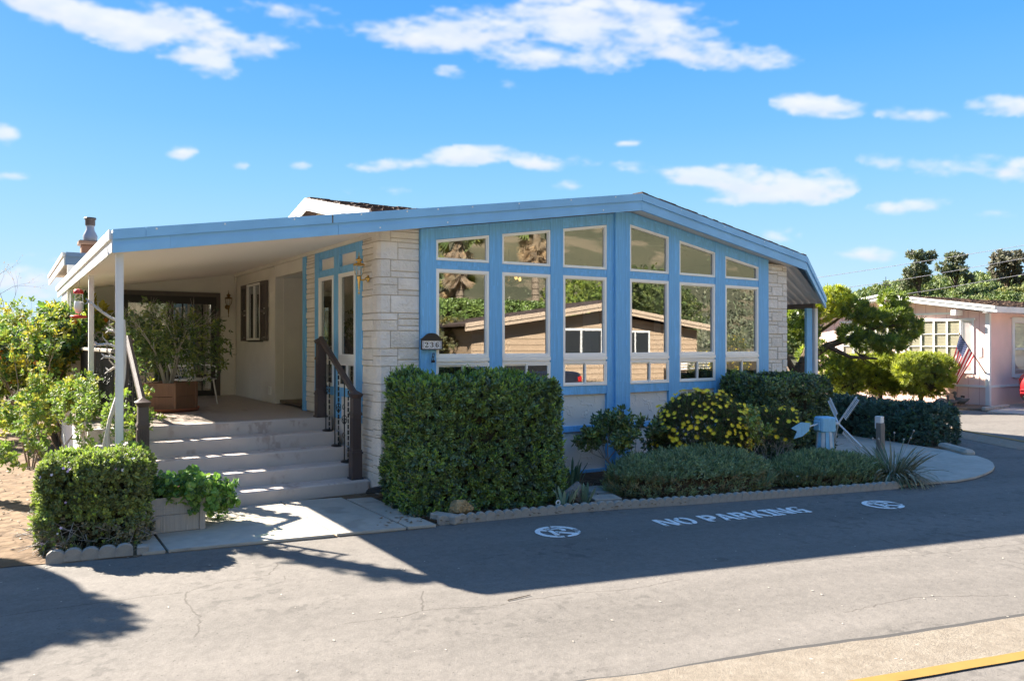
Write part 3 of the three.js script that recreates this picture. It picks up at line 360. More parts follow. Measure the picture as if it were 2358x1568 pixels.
// roof: slabs, fascia boards, soffits, ribbed porch and carport ceilings
{ const roof = part('roof', home), FP = [[-2.805, 0], [3.66, -.45], [7.59, -.17], [10.78, 1.72]].map(([u, w]) => [u, w, u > 9 ? 2.725 : roofTop(u)]), BK = 9.6;
  const pt = ([u, w, h], dh = 0, out = 0, n = [0, 0]) => V(u + n[0] * out, h + dh, -(w + n[1] * out));
  const seg = (A, B, h0, h1, o0, o1, e0 = 0, e1 = 0) => { const dx = B[0] - A[0], dw = B[1] - A[1], l = Math.hypot(dx, dw), n = [dw / l, -dx / l], t = [dx / l, dw / l], m = (B[2] - A[2]) / l; const A2 = [A[0] - t[0] * e0, A[1] - t[1] * e0, A[2] - m * e0], B2 = [B[0] + t[0] * e1, B[1] + t[1] * e1, B[2] + m * e1]; return uvm(new ConvexGeometry([A2, B2].flatMap((Q) => [pt(Q, h0, o0, n), pt(Q, h1, o0, n), pt(Q, h0, o1, n), pt(Q, h1, o1, n)]))); };
  const at = (i, t) => FP[i].map((v, k) => lerp(v, FP[i + 1][k], t));
  // front fascia: metal drip cap over a stepped board, in lengths with joints
  const cuts = [[0, 0, .045], [0, .0455, .3335], [0, .336, .70], [0, .7005, 1], [1, 0, 1], [2, 0, 1]];
  for (const [i, a, b] of cuts) { mesh('drip_cap', seg(at(i, a), at(i, b), -.085, .012, .012, .034, 0, i === 0 && b === 1 ? .0 : 0), M.blueMetal, roof); }
  for (const [i, a, b] of [[0, 0, .08], [0, .0802, .345], [0, .3455, 1], [1, 0, .5], [1, .5002, 1], [2, 0, 1]]) { mesh('fascia_board', seg(at(i, a), at(i, b), -.215, -.02, -.012, .011), M.blueMetal, roof); mesh('fascia_lip', seg(at(i, a), at(i, b), -.2175, -.135, .0115, .022), M.blueMetal, roof); }
  const scr = (i, t, dh) => { const p = at(i, t), q = seg(at(i, t - .0012), at(i, t + .0012), dh - .008, dh + .008, dh > -.09 ? .034 : .022, dh > -.09 ? .038 : .026); return q; };
  mesh('fascia_screw', [...[.06, .16, .27, .385, .47, .53, .6, .7, .82, .93].map((t) => scr(0, t, -.012)), ...[.42, .55, .9].map((t) => scr(0, t, -.175)), ...[.2, .45, .7, .9].map((t) => scr(1, t, -.015))], M.alu, roof);
  mesh('patch_strip', seg(at(0, .3335), at(0, .336), -.08, .008, .010, .03), mat(L(.16, .14, .13)), roof);
  // side eaves
  const E0 = [-2.805, 0, 2.875], E1 = [-2.805, BK, 2.90]; mesh('drip_cap', seg(E1, E0, -.085, .012, .012, .034, 0, .0), M.white, roof); mesh('fascia_board', seg(E1, E0, -.21, -.02, -.012, .011), M.white, roof);
  const R0 = FP[3], R1 = [10.78, BK, 2.725]; mesh('eave_gutter', seg(R0, R1, -.11, .01, -.01, .03), M.white, roof);
  // roof decks
  const quad = (a, b, c, d, dy, th) => uvm(new ConvexGeometry([a, b, c, d].flatMap(([u, w, h]) => [V(u, h + dy, -w), V(u, h + dy - th, -w)])));
  M.shingle = mat(L(.17, .11, .085), { map: tex(512, 512, (u, v) => { const r = Math.floor(v * 8), k = PERM[(r * 37 + Math.floor((u + r * .07) * 14)) & 65535]; return gray(.5 + .5 * k * (.7 + .3 * rnd())); }), roughness: .95 }); M.shingle.map.repeat.set(.8, .8);
  const r0 = [3.66, -.45, roofTop(3.66)], rb = [3.66, BK, roofTop(3.66)], l0 = [0, at(0, .434)[1], roofTop(0)], lb = [0, BK, roofTop(0)];
  mesh('roof_deck', quad(l0, r0, rb, lb, .004, .05), M.shingle, roof); mesh('porch_roof_deck', quad([-2.80, 0.0, 2.875], l0, lb, [-2.80, BK, 2.875], .016, .03), M.white, roof);
  const q1 = [7.59, -.17, roofTop(7.59)]; mesh('roof_deck', quad(r0, q1, [7.59, BK, roofTop(7.59)], rb, .004, .05), M.shingle, roof); mesh('carport_roof_deck', quad(q1, FP[3], R1, [7.59, BK, roofTop(7.59)], .004, .015), M.white, roof);
  // shingle tabs standing up along the right rake
  reseed(5); for (let i = 0; i < 34; i++) { const a = at(1, i / 34), b = at(1, (i + .97) / 34), k = rr(.018, .03); mesh('shingle', seg(a, b, .012, .012 + k, -.16, .022 + rr(-.006, .01)), M.shingle, roof); }
  // soffits
  const so = (u0, u1, ws) => { const f = (u) => u <= 3.66 ? lerp(0, -.45, (u + 2.805) / 6.465) : lerp(-.45, -.17, (u - 3.66) / 3.93); const a = [u0, f(u0) + .012, roofTop(u0)], b = [u1, f(u1) + .012, roofTop(u1)]; return quad(a, b, [u1, ws, roofTop(u1)], [u0, ws, roofTop(u0)], -.19, .012); };
  mesh('soffit', so(0, 3.66, .1), M.ceiling, roof); mesh('soffit', so(3.66, 7.35, .1), M.ceiling, roof);
  // ribbed ceilings
  const rib = (f0, f1, back, hgt, u0, u1, n, dep) => { const P = [], I = []; const NU = 8; for (let k = 0; k <= n * 4; k++) { const t = Math.floor(k / 4) / n + [0, .35, .5, .85][k % 4] / n, off = [0, 0, dep, dep][k % 4]; for (let i = 0; i <= NU; i++) { const u = lerp(u0, u1, i / NU), wf = lerp(f0, f1, i / NU); P.push(u, hgt(u) + off, -lerp(wf, back, t)); } } for (let k = 0; k < n * 4; k++) for (let i = 0; i < NU; i++) { const a = k * (NU + 1) + i, b = a + NU + 1; I.push(a, b, a + 1, a + 1, b, b + 1); } const g = new THREE.BufferGeometry(); g.setAttribute('position', new THREE.BufferAttribute(new Float32Array(P), 3)); g.setIndex(I); const q = g.toNonIndexed(); q.computeVertexNormals(); return uvm(q); };
  mesh('ribbed_ceiling', rib(.012, -.19, 7.0, (u) => roofTop(u) - .20, -2.79, -.0, 56, .022), M.ceiling, roof).userData.kind = 'stuff';
  mesh('ribbed_ceiling', rib(-.14, 1.73, BK, (u) => lerp(roofTop(7.59), 2.725, (u - 7.3) / 3.4) - .10, 7.31, 10.75, 46, .03), M.ceiling, roof).userData.kind = 'stuff';
  const pp = (n, u, w, s, h0, h1, m = M.white) => mesh(n, [hb(u - s / 2, u + s / 2, h0, h1, w - s / 2, w + s / 2), hb(u - s * .3, u + s * .3, h0 + .002, h1 - .002, w - s / 2 - .005, w - s / 2)], m, roof);
  pp('porch_post', -2.735, .10, .068, 0, 2.665); pp('porch_post', -2.74, 3.1, .062, 0, 2.665); pp('porch_post', -2.74, 6.6, .062, 0, 2.665);
  mesh('carport_beam', [hb(10.42, 10.5, 2.5, 2.6, 1.75, BK), ], M.taupe, roof); pp('carport_post', 10.46, 1.75, .10, 0, 2.5); mesh('post_panel', hb(10.2, 10.38, 0, 2.5, 1.74, 1.79), M.blue, roof); pp('carport_post', 10.46, 6.5, .1, 0, 2.5);
  // right side wall and the back, closing the home
  mesh('right_wall', [hb(7.24, 7.31, 0, 3.2, 2.2, BK), hb(0, 7.3, 0, 3.3, BK - .1, BK), hb(7.24, 7.29, 0, 3.2, -.0, 2.2), hb(0.06, .1, .8, 3.1, 6.9, BK)], M.siding, home);
}
// rooms behind the glass
{ const rm = part('front_room', home), cream = mat(L(.34, .30, .25), { roughness: .9 });
  mesh('floor', hb(.06, 7.2, .82, .86, .06, 4.4), mat(L(.12, .08, .05), { roughness: .5 }), rm); mesh('partition', [hb(1.35, 7.2, .86, 3.3, 4.3, 4.35), hb(.06, .08, .86, 2.0, 2.28, 2.66)], cream, rm); mesh('room_ceiling', hb(.06, 7.2, 3.22, 3.25, .1, 4.3), mat(L(.45, .42, .38)), rm); mesh('side_lining', hb(7.2, 7.23, .86, 3.3, .1, 4.3), cream, rm);
  const cur = (u0, u1, h0, h1) => { const P = [], n = 28; for (let i = 0; i <= n; i++) { const u = lerp(u0, u1, i / n); P.push([u, -(.14 + .022 * Math.sin(i * 1.9 + u0 * 9))]); } const s = []; for (let i = 0; i < n; i++) s.push(hexa([V(P[i][0], h0, P[i][1]), V(P[i + 1][0], h0, P[i + 1][1]), V(P[i + 1][0], h1, P[i + 1][1]), V(P[i][0], h1, P[i][1])], V(0, 0, -.004))); return prow(mg(s)); };
  const cm = mat(L(.72, .75, .72), { roughness: .95, bumpMap: cp(T.rough, 3), bumpScale: .01 });
  for (const [a, b, h0 = 1.2] of [[.7, .89], [3.0, 3.24], [4.32, 4.42], [5.36, 5.45], [6.4, 6.51], [3.66, 3.72]]) mesh('curtain', cur(a, b, h0, 2.75), cm, rm);
  // chrome cantilever dining chairs and a table
  const tb = thing('dining_table', 'dark dining table inside the home behind the picture windows', 'table', Hs(1.9, 1.5, .86), TH); mesh('tabletop', cb(-.7, .7, .70, .74, -.4, .4, .01), mat(L(.1, .06, .04), { roughness: .3 }), tb); for (const [x, z] of [[-.6, -.3], [.6, -.3], [-.6, .3], [.6, .3]]) mesh('leg', limb(V(x, 0, z), V(x, .7, z), .03, .03, 8), M.dark, tb);
  const chrome = mat(L(.8, .8, .82), { metalness: 1, roughness: .15 });
  [[1.15, .75, 'left end'], [1.75, .72, 'middle'], [2.2, .7, 'right end']].forEach(([u, w, l]) => { const c = thing('dining_chair', `chrome framed dining chair inside at the ${l} of the table by the glass`, 'chair', Hs(u, w, .86), TH + Math.PI, 'dining chairs behind the front windows'); const bent = (x) => tube([V(x, .01, .22), V(x, .01, -.2), V(x, .06, -.22), V(x, .42, -.05), V(x, .50, .22), V(x, .95, .30)], .012, 30, 6); for (const x of [-.22, .22]) mesh('leg', bent(x), chrome, c); mesh('seat', cb(-.21, .21, .45, .5, -.2, .22, .02), M.dark, c); mesh('backrest', hexa([V(-.21, .62, .245), V(.21, .62, .245), V(.21, .94, .285), V(-.21, .94, .285)], V(0, 0, .025)), M.dark, c); });
  const ch = thing('chandelier', 'small lit chandelier seen through the third picture window', 'lamp', Hs(2.75, 1.5, 2.72), TH); mesh('stem', [limb(V(0, 0, 0), V(0, .5, 0), .008, .008), tube([V(-.2, 0, 0), V(0, -.05, .02), V(.2, 0, 0)], .008, 12), tube([V(0, 0, -.2), V(0, -.05, .0), V(0, 0, .2)], .008, 12)], M.bronze, ch);
  for (const [x, z] of [[-.2, 0], [.2, 0], [0, -.2], [0, .2]]) { const b = mesh('bulb', lathe([[0, 0], [.018, .008], [.026, .03], [.02, .055], [0, .075]], 10).translate(x, .005, z), new THREE.MeshStandardMaterial({ color: 0xffffff, emissive: L(1, .62, .2), emissiveIntensity: 1.1 }), ch); const l = new THREE.PointLight(L(1, .65, .3), .03); l.position.set(x, .04, z); ch.add(l); l.name = 'bulb_light'; l.castShadow = true; }
}
// ------------------------------------------------------------ porch deck, steps, railings and what stands there
const stain = tex(1024, 512, (u, v) => { const n = pf(u, v, 4, 6), d = sstep(.52, .75, fbm(u * 34, v * 9 + 3, 4)) * sstep(.45, .6, fbm(u * 5 + 8, v * 3, 3)); let c = mixc([.88, .86, .84], [1, .98, .96], n); return mixc(c, [.74, .66, .62], d * .5); });
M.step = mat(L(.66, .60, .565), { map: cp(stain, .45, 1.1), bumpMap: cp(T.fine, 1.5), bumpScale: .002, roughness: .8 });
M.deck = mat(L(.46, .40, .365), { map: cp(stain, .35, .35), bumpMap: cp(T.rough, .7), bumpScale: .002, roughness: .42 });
{ const dk = thing('porch_steps', 'mauve-grey painted concrete porch deck with five wide steps', 'steps', Hs(0, 0), TH);
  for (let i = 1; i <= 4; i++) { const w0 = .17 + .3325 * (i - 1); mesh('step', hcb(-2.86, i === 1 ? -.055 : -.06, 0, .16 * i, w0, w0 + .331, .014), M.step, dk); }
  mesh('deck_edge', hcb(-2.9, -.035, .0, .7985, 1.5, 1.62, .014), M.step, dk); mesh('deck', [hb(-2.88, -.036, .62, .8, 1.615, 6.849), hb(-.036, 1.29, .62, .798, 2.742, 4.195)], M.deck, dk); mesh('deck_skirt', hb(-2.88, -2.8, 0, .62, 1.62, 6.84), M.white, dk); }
// newel post with plinth, fluted shaft and pyramid cap; origin at its foot
function newel(par, x, y, z, hgt) { const n = part('newel_post', par), s = .052; const q = (a, b, r) => bx(x - r, x + r, y + a, y + b, z - r, z + r); const g = [q(0, .022, .075), q(.022, .30, .062), q(.30, .325, .07), q(.325, .35, .06), q(.35, hgt - .30, s), q(hgt - .30, hgt - .275, .062), q(hgt - .275, hgt - .26, .056), q(hgt - .26, hgt - .10, .05)]; for (const k of [-.034, -.017, 0, .017, .034]) { g.push(bx(x + k - .0045, x + k + .0045, y + .38, y + hgt - .33, z + s, z + s + .006), bx(x + s, x + s + .006, y + .38, y + hgt - .33, z + k - .0045, z + k + .0045), bx(x - s - .006, x - s, y + .38, y + hgt - .33, z + k - .0045, z + k + .0045)); }
  mesh('shaft', g, M.brown, n); const c = new THREE.CylinderGeometry(.003, .105, .05, 4).rotateY(Math.PI / 4).translate(x, y + hgt - .025, z); const neck = new THREE.CylinderGeometry(.102, .062, .055, 4).rotateY(Math.PI / 4).translate(x, y + hgt - .0785, z); mesh('cap', [uvm(c), uvm(neck)], M.brown, n); return n; }
const rod = (x, z, y0, y1, r = .0075) => limb(V(x, y0, z), V(x, y1, z), r, r, 6);
function twisted(x, z, y0, y1) { const g = [], n = 14; for (let i = 0; i < n; i++) { const a = lerp(y0, y1, i / n), b = lerp(y0, y1, (i + .8) / n); g.push(uvm(new THREE.BoxGeometry(.015, b - a, .015).rotateY(i * .4).translate(x, (a + b) / 2, z))); } return mg(g); }
function basket(x, z, y) { const g = []; for (let k = 0; k < 4; k++) { const a = k * 1.5708; g.push(tube([V(x, y - .06, z), V(x + .028 * Math.cos(a), y - .025, z + .028 * Math.sin(a)), V(x + .032 * Math.cos(a + 1), y, z + .032 * Math.sin(a + 1)), V(x + .028 * Math.cos(a + 2), y + .025, z + .028 * Math.sin(a + 2)), V(x, y + .06, z)], .0045, 14, 5)); } return mg(g); }
function scroll(x, z, y, s) { const P = []; for (let i = 0; i <= 18; i++) { const t = i / 18, a = t * 5.2, r = .05 * (1 - t * .75); P.push(V(x, y + s * (.02 + r * Math.sin(a)), z + r * Math.cos(a) - .03)); } return tube(P, .005, 26, 5); }
const RAILW = [.335, 1.575]; // the newels' places back from the front wall
function stairRail(label, u) { const t = thing('stair_railing', label, 'railing', Hs(u, 0), TH, 'porch stair railings'); newel(t, 0, .16, -RAILW[0], 1.06); newel(t, 0, .8, -RAILW[1], 1.06);
  const a = V(0, 1.145, -RAILW[0] - .02), b = V(0, 1.81, -RAILW[1] + .02), up = V(0, .05, 0), sx = V(.032, 0, 0), q = [a, b].flatMap((p) => [p.clone().sub(sx), p.clone().add(sx), p.clone().sub(sx).add(up), p.clone().add(sx).add(up), p.clone().add(V(0, .062, 0))]); mesh('handrail', uvm(new ConvexGeometry(q)), M.brown, t);
  for (let i = 1; i <= 4; i++) { const w0 = .17 + .3325 * (i - 1); if (i > 1) mesh('foot_plate', new THREE.SphereGeometry(.1, 14, 8).scale(.62, .22, 1.1).translate(0, .16 * i + .004, -(w0 + .14)), M.iron, t);
    for (const k of i === 1 ? [.27] : [.07, .20]) { const w = w0 + k; if (w < .44 || w > 1.5) continue; const y0 = .16 * i, y1 = lerp(a.y, b.y, (w - RAILW[0]) / (RAILW[1] - RAILW[0])) + .01; if (k === .07) mesh('baluster', mg([twisted(0, -w, y0, y1), i === 3 ? basket(.0, -w, (y0 + y1) / 2) : null].filter(Boolean)), M.iron, t); else mesh('baluster', mg([rod(0, -w, y0, y1), ...(i === 2 || i === 4 ? [scroll(0, -w, lerp(y0, y1, .62), 1), scroll(0, -w, lerp(y0, y1, .34), -1), basket(0, -w, (y0 + y1) / 2)] : [])]), M.iron, t); } } return t; }
stairRail('brown stair railing with iron balusters against the stone pier', -.17);
stairRail('brown stair railing with iron balusters on the rose side of the steps', -2.49);
{ const t = thing('porch_railing', 'dark porch railing with pale top rail behind the white posts', 'railing', Hs(-2.62, 0), TH); mesh('top_rail', cb(-.035, .035, 1.66, 1.71, -6.6, -1.64, .01), mat(L(.30, .26, .22)), t); mesh('bottom_rail', cb(-.02, .02, .88, .91, -6.6, -1.64, .004), M.iron, t); newel(t, 0, .8, -3.9, 1.0); for (let w = 1.72; w < 6.55; w += .115) { if (Math.abs(w - 3.9) < .07) continue; const k = Math.round(w / .115) % 4; mesh('baluster', k === 0 ? mg([rod(0, -w, .91, 1.66), scroll(0, -w, 1.38, 1), scroll(0, -w, 1.2, -1)]) : k === 2 ? mg([rod(0, -w, .91, 1.66), basket(0, -w, 1.3)]) : rod(0, -w, .91, 1.66), M.iron, t); } }
// wall lanterns
function lantern(label, pos, turn, m, s) { const t = thing('wall_lantern', label, 'lantern', pos, turn, 'brass coach lanterns on the porch walls'); t.scale.setScalar(s); // back plate on z = 0, light hangs toward +z
  mesh('back_plate', lathe([[0, 0], [.055, 0], [.055, .008], [.04, .018], [.022, .022], [.018, .045], [0, .048]], 20).rotateX(Math.PI / 2), m, t);
  mesh('arm', tube([V(0, 0, .03), V(0, -.025, .075), V(0, -.02, .12), V(0, .01, .14)], .012, 16, 8), m, t);
  mesh('tail', lathe([[0, -.26], [.006, -.24], [.018, -.225], [.006, -.21], [.012, -.15], [.02, -.05], [.026, -.02], [.034, 0], [.03, .02], [.04, .035], [.0, .036]], 14).translate(0, 0, .15), m, t);
  mesh('glass_shade', lathe([[.038, .036], [.062, .075], [.078, .14], [.082, .20]], 8).translate(0, 0, .15), M.clear, t); const ribs = []; for (let k = 0; k < 8; k++) { const a = k * Math.PI / 4; ribs.push(tube([[.039, .036], [.063, .075], [.079, .14], [.083, .20]].map(([r, y]) => V(r * Math.cos(a), y, .15 + r * Math.sin(a))), .0035, 8, 5)); }
  mesh('cage', [...ribs, new THREE.TorusGeometry(.084, .006, 6, 24).rotateX(Math.PI / 2).translate(0, .2, .15)], m, t); mesh('candle', new THREE.CylinderGeometry(.016, .016, .08, 10).translate(0, .08, .15), M.plastic, t); mesh('lamp', lathe([[0, 0], [.02, .01], [.024, .035], [.012, .06], [0, .075]], 10).translate(0, .12, .15), M.clear, t);
  mesh('cap', lathe([[.09, .205], [.08, .22], [.04, .235], [.022, .25], [.045, .265], [.05, .28], [.03, .30], [.012, .31], [.016, .325], [.006, .34], [.004, .39], [0, .40]], 16).translate(0, 0, .15), m, t); return t; }
lantern('polished brass coach lantern on the white stone pier', Hs(-.037, .27, 2.55), TH - Math.PI / 2, M.brass, .78);
lantern('dark bronze coach lantern beside the patio door', Hs(-.165, 6.835, 2.46), TH, M.bronze, .78);
// house number plaque
{ const t = thing('address_plaque', 'black iron plaque with white tiles reading 236', 'plaque', Hs(.61, -.12, 1.70), TH + Math.atan(K3)), z = .012;
  const s = new THREE.Shape(); s.moveTo(-.16, .118); s.lineTo(.16, .118); s.lineTo(.16, .127); s.bezierCurveTo(.13, .132, .10, .16, .075, .182); s.bezierCurveTo(.045, .205, -.045, .205, -.075, .182); s.bezierCurveTo(-.10, .16, -.13, .132, -.16, .127); s.closePath();
  const hole = (x, y, a, b, r) => { const p = new THREE.Path(); p.absellipse(x, y, a, b, 0, 6.283, true, r); return p; };
  mesh('crest', prism(s, 0, z, [hole(-.085, .141, .018, .008, .5), hole(.085, .141, .018, .008, -.5), hole(-.045, .152, .014, .011, 0), hole(.045, .152, .014, .011, 0), hole(-.02, .134, .009, .006, 0), hole(.02, .134, .009, .006, 0), hole(-.052, .172, .012, .005, .5), hole(.052, .172, .012, .005, -.5)]), M.iron, t);
  mesh('tile_frame', frameG(rect(-.148, .148, 0, .117), .01, 0, z + .004), M.iron, t); mesh('back_plate', bx(-.14, .14, .008, .11, 0, .005), M.iron, t);
  const tilem = mat(L(.82, .83, .84), { roughness: .2 }), bl = mat(L(.12, .16, .28), { roughness: .4 });
  for (const [i, [x0, x1]] of [[-.137, -.108], [-.107, -.037], [-.036, .036], [.037, .107], [.108, .137]].entries()) { mesh('tile', bx(x0 + .001, x1 - .001, .011, .107, .005, .010), tilem, t); if (i % 4 === 0) mesh('tile_flourish', Array.from({ length: 9 }, (_, k) => new THREE.TorusGeometry(.0055, .0014, 4, 10).scale(1, .8 + (k % 3) * .2, 1).translate((x0 + x1) / 2 + (k % 2 ? .004 : -.004), .018 + k * .0098, .0105)), bl, t); else { const ch = '236'[i - 1], g = new TextGeometry(ch, { font: serif, size: .062, depth: .003, curveSegments: 5, bevelEnabled: false }); g.computeBoundingBox(); const b = g.boundingBox; g.translate((x0 + x1) / 2 - (b.min.x + b.max.x) / 2, .059 - (b.min.y + b.max.y) / 2, .0102); mesh('digit', g, mat(L(.02, .016, .014), { roughness: .4 }), t); mesh('tile_flourish', Array.from({ length: 6 }, (_, k) => new THREE.TorusGeometry(.004, .0012, 4, 8).translate(k % 2 ? x1 - .007 : x0 + .007, .02 + k * .0155, .0105)), bl, t); } } }
{ const t = thing('wall_bracket', 'small black iron bracket on the blue stud below the number plaque', 'bracket', Hs(.625, -.118, 1.56), TH); mesh('plate', mg(frameG([[-.018, .0], [.016, .0], [.026, .1], [.0, .1]], .008, 0, .006)), M.iron, t); mesh('lip', uvm(new THREE.BoxGeometry(.036, .03, .03).translate(0, .0, .016)), M.iron, t); mesh('tie', bx(-.006, .012, .048, .056, .001, .008), M.iron, t); }
// wooden tub with the weeping fig, its saucer, a white garden chair
const rawWood = (r, g, b, k = 1.3) => mat(L(r, g, b), { map: cp(T.grainC, k, k * .4), bumpMap: cp(T.grainB, k, k * .4), bumpScale: .004, roughness: .85 });
{ const pos = Hs(-1.70, 3.70, .8); const sc = thing('plant_saucer', 'wide terracotta saucer under the wooden fig planter', 'saucer', pos, 0); mesh('dish', lathe([[0, .004], [.38, .004], [.41, .05], [.425, .05], [.40, .0], [0, 0]], 36), M.terracotta, sc);
  const wood = rawWood(.33, .18, .11, 1.8), t = thing('fig_planter', 'weathered redwood planter box holding the weeping fig on the porch', 'planter', pos.clone().setY(.812), TH - .72), a = .285, h = .40;
  for (let k = 0; k < 4; k++) { const f = part('side_panel', t); f.rotation.y = k * Math.PI / 2; mesh('board', cb(-a + .03, a - .03, .0, h * .52 - .003, a - .035, a - .01, .004), wood, f); mesh('board', cb(-a + .03, a - .03, h * .52 + .002, h, a - .035, a - .01, .004), wood, f); mesh('corner_post', cb(a - .045, a + .006, -.003, h + .006, a - .045, a + .006, .005), wood, f); }
  mesh('soil', bx(-a + .04, a - .04, .05, h - .06, -a + .04, a - .04), M.mulch, t); }
{ const t = thing('garden_chair', 'white lattice garden chair behind the fig planter', 'chair', Hs(-1.16, 4.75, .8), TH + .55), w = mat(L(.78, .78, .76), { roughness: .5 });
  mesh('seat', Array.from({ length: 9 }, (_, i) => bx(-.22, .22, .40, .412, -.2 + i * .048, -.2 + i * .048 + .036)), w, t); mesh('seat_frame', [tube([V(-.23, .4, -.22), V(.23, .4, -.22), V(.23, .4, .22), V(-.23, .4, .22)], .012, 40, 6, true)], w, t);
  const bp = (x, y) => V(x, .42 + y, -.2 - y * .42); const bk = []; for (let i = -4; i <= 4; i++) { bk.push(limb(bp(i * .05, .02), bp(i * .05, .44), .011, .011, 4)); bk.push(limb(bp(-.2, .04 + (i + 4) * .05), bp(.2, .04 + (i + 4) * .05), .0095, .0095, 4)); } mesh('backrest', bk, w, t); mesh('back_frame', tube([bp(-.22, 0), bp(-.225, .3), bp(-.16, .47), bp(0, .5), bp(.16, .47), bp(.225, .3), bp(.22, 0)], .013, 40, 6), w, t);
  for (const s of [-1, 1]) { mesh('arm', tube([bp(s * .22, .24), V(s * .26, .62, .02), V(s * .26, .6, .2), V(s * .25, .4, .24)], .012, 24, 6), w, t); mesh('leg', limb(V(s * .22, .4, .2), V(s * .25, 0, .26), .013, .011), w, t); mesh('leg', limb(V(s * .22, .4, -.2), V(s * .25, 0, -.3), .013, .011), w, t); } }
// hummingbird feeder hanging near the second post
{ const t = thing('bird_feeder', 'glass hummingbird feeder with red cap and tray by the second post', 'feeder', Hs(-2.92, 2.6, 2.1), TH), red = mat(L(.55, .03, .02), { roughness: .35 }); mesh('cap', lathe([[0, .36], [.02, .35], [.05, .34], [.06, .30], [.05, .295], [0, .295]], 16), red, t); mesh('bottle', lathe([[.045, .295], [.048, .24], [.055, .12], [.035, .06], [.03, .03]], 16), M.clear, t); mesh('nectar', lathe([[0, .2], [.046, .2], [.05, .12], [.032, .06], [0, .05]], 14), mat(L(.75, .75, .75), { roughness: .3 }), t); mesh('tray', lathe([[0, .03], [.03, .03], [.09, .02], [.10, .005], [.07, -.012], [0, -.014]], 20), red, t); mesh('hanger', limb(V(0, .355, 0), V(.03, .6, 0), .002, .002), M.iron, t); }
// ------------------------------------------------------------ planting
const LM = { soft: leafm({ roughness: .8, transmission: .38 }), gloss: mat(0xffffff, { roughness: .36, side: THREE.DoubleSide }), back: leafm({ roughness: .8, transmission: .5 }), petal: mat(0xffffff, { roughness: .7, side: THREE.DoubleSide }) };
function clippedHedge(name, label, X, d, turn, a, b, h, o) { reseed(o.seed ?? 3); const t = thing(name, label, o.cat ?? 'hedge', G(X, d, .02), turn); mesh('solid_core', hedgeCore(a, b, h, .1, o.inset ?? .13), M.twigDark, t); const list = [], tips = [], bare = []; const sp = sprig(o.leaves ?? 6, o.len, o.wid, o.len * .9, 1.1), tip = sprig(5, o.len * .8, o.wid * .7, o.len * 1.2, .55);
  for (let i = 0; i < o.n; i++) { const { p, n } = hedgePoint(a, b, h, o.r ?? .14, o.wob ?? .035); const low = o.thin && p.y < o.thin * rr(.6, 1.4); if (low && rnd() < .55) { bare.push({ p: p.clone(), n }); continue; } const gap = sstep(.56, .70, fbm(p.x * 5 + 9, p.y * 5 + p.z * 5 + 70, 3)); if (rnd() < gap * .55) continue; const deep = rnd() ** 2 * .10 + gap * .05; p.addScaledVector(n, -deep + rr(-.01, .02)); const dd = dirMix(n.clone().addScaledVector(QY, .35), .75); list.push({ p, d: dd, s: rr(.75, 1.2), c: tint(low && o.lowCols ? o.lowCols : o.cols, .35).multiplyScalar(.62 + .8 * fbm(p.x * 4.5 + 60, p.y * 4.5 + p.z * 4.5 + 12, 3)) }); if (rnd() < (o.tips ?? 0) * (n.y > .5 ? 2.2 : 1) * 2 * fbm(p.x * 3 + 5, p.y * 3 + p.z * 3, 3)) tips.push({ p: p.clone().addScaledVector(n, rr(.0, .03)), d: dirMix(n.clone().addScaledVector(QY, .7), .4), s: rr(.7, 1.2), c: tint(o.tipCols, .3) }); }
  instances('foliage', t, sp, o.m ?? LM.gloss, list); if (tips.length) instances('new_shoots', t, tip, LM.soft, tips);
  const tw = []; for (let i = 0; i < (o.twigs ?? 60); i++) { const q = bare.length ? pick(bare) : hedgePoint(a, b, h * .6, .14); const p = q.p, n = q.n, e = p.clone().addScaledVector(dirMix(n.clone().multiplyScalar(.2), 1), rr(.08, .26)); tw.push(limb(p.clone().addScaledVector(n, -.06), e, .004, .0018, 4)); } if (tw.length) { const m = mesh('twigs', tw, o.pale ? M.paleTwig : M.twig, t); m.userData.kind = 'stuff'; }
  if (o.extra) o.extra(t); return t; }
// five-petal specks
const petals = (n, r, cone = .3, wd = .62) => { const g = []; for (let i = 0; i < n; i++) { const l = leafGeo(r, r * wd, .1, -.05); l.rotateX(-1.45 + cone); l.rotateY(i * 6.283 / n); g.push(l); } return mg(g); };
const HED = { cols: [[.04, .066, .026], [.047, .077, .022], [.066, .094, .022], [.034, .056, .034]], tipCols: [[.13, .19, .022], [.10, .16, .02]] };
clippedHedge('boxed_hedge', 'large clipped dark green hedge beside the stone pier', -.43, 8.72, Math.atan2(.423, .906), .86, .52, 1.36, { n: 13000, len: .05, wid: .026, ...HED, tips: .26, r: .16, wob: .05, twigs: 130, seed: 11 });
clippedHedge('boxed_hedge', 'clipped green hedge under the right-hand windows behind the daisies', 4.05, 12.0, TH, .78, .46, 1.23, { n: 7500, len: .05, wid: .024, cols: [[.035, .06, .028], [.05, .075, .028], [.07, .085, .03], [.028, .05, .03]], tipCols: HED.tipCols, tips: .10, twigs: 80, seed: 12 });
clippedHedge('low_hedge', 'low rounded dark hedge beyond the driveway', 6.86, 15.0, Math.atan2(.92, -.38), 1.62, .42, .64, { n: 8000, len: .055, wid: .022, cols: [[.026, .055, .038], [.032, .064, .04], [.022, .046, .036]], tipCols: HED.tipCols, tips: .02, r: .24, wob: .06, twigs: 60, seed: 13, cat: 'hedge' });
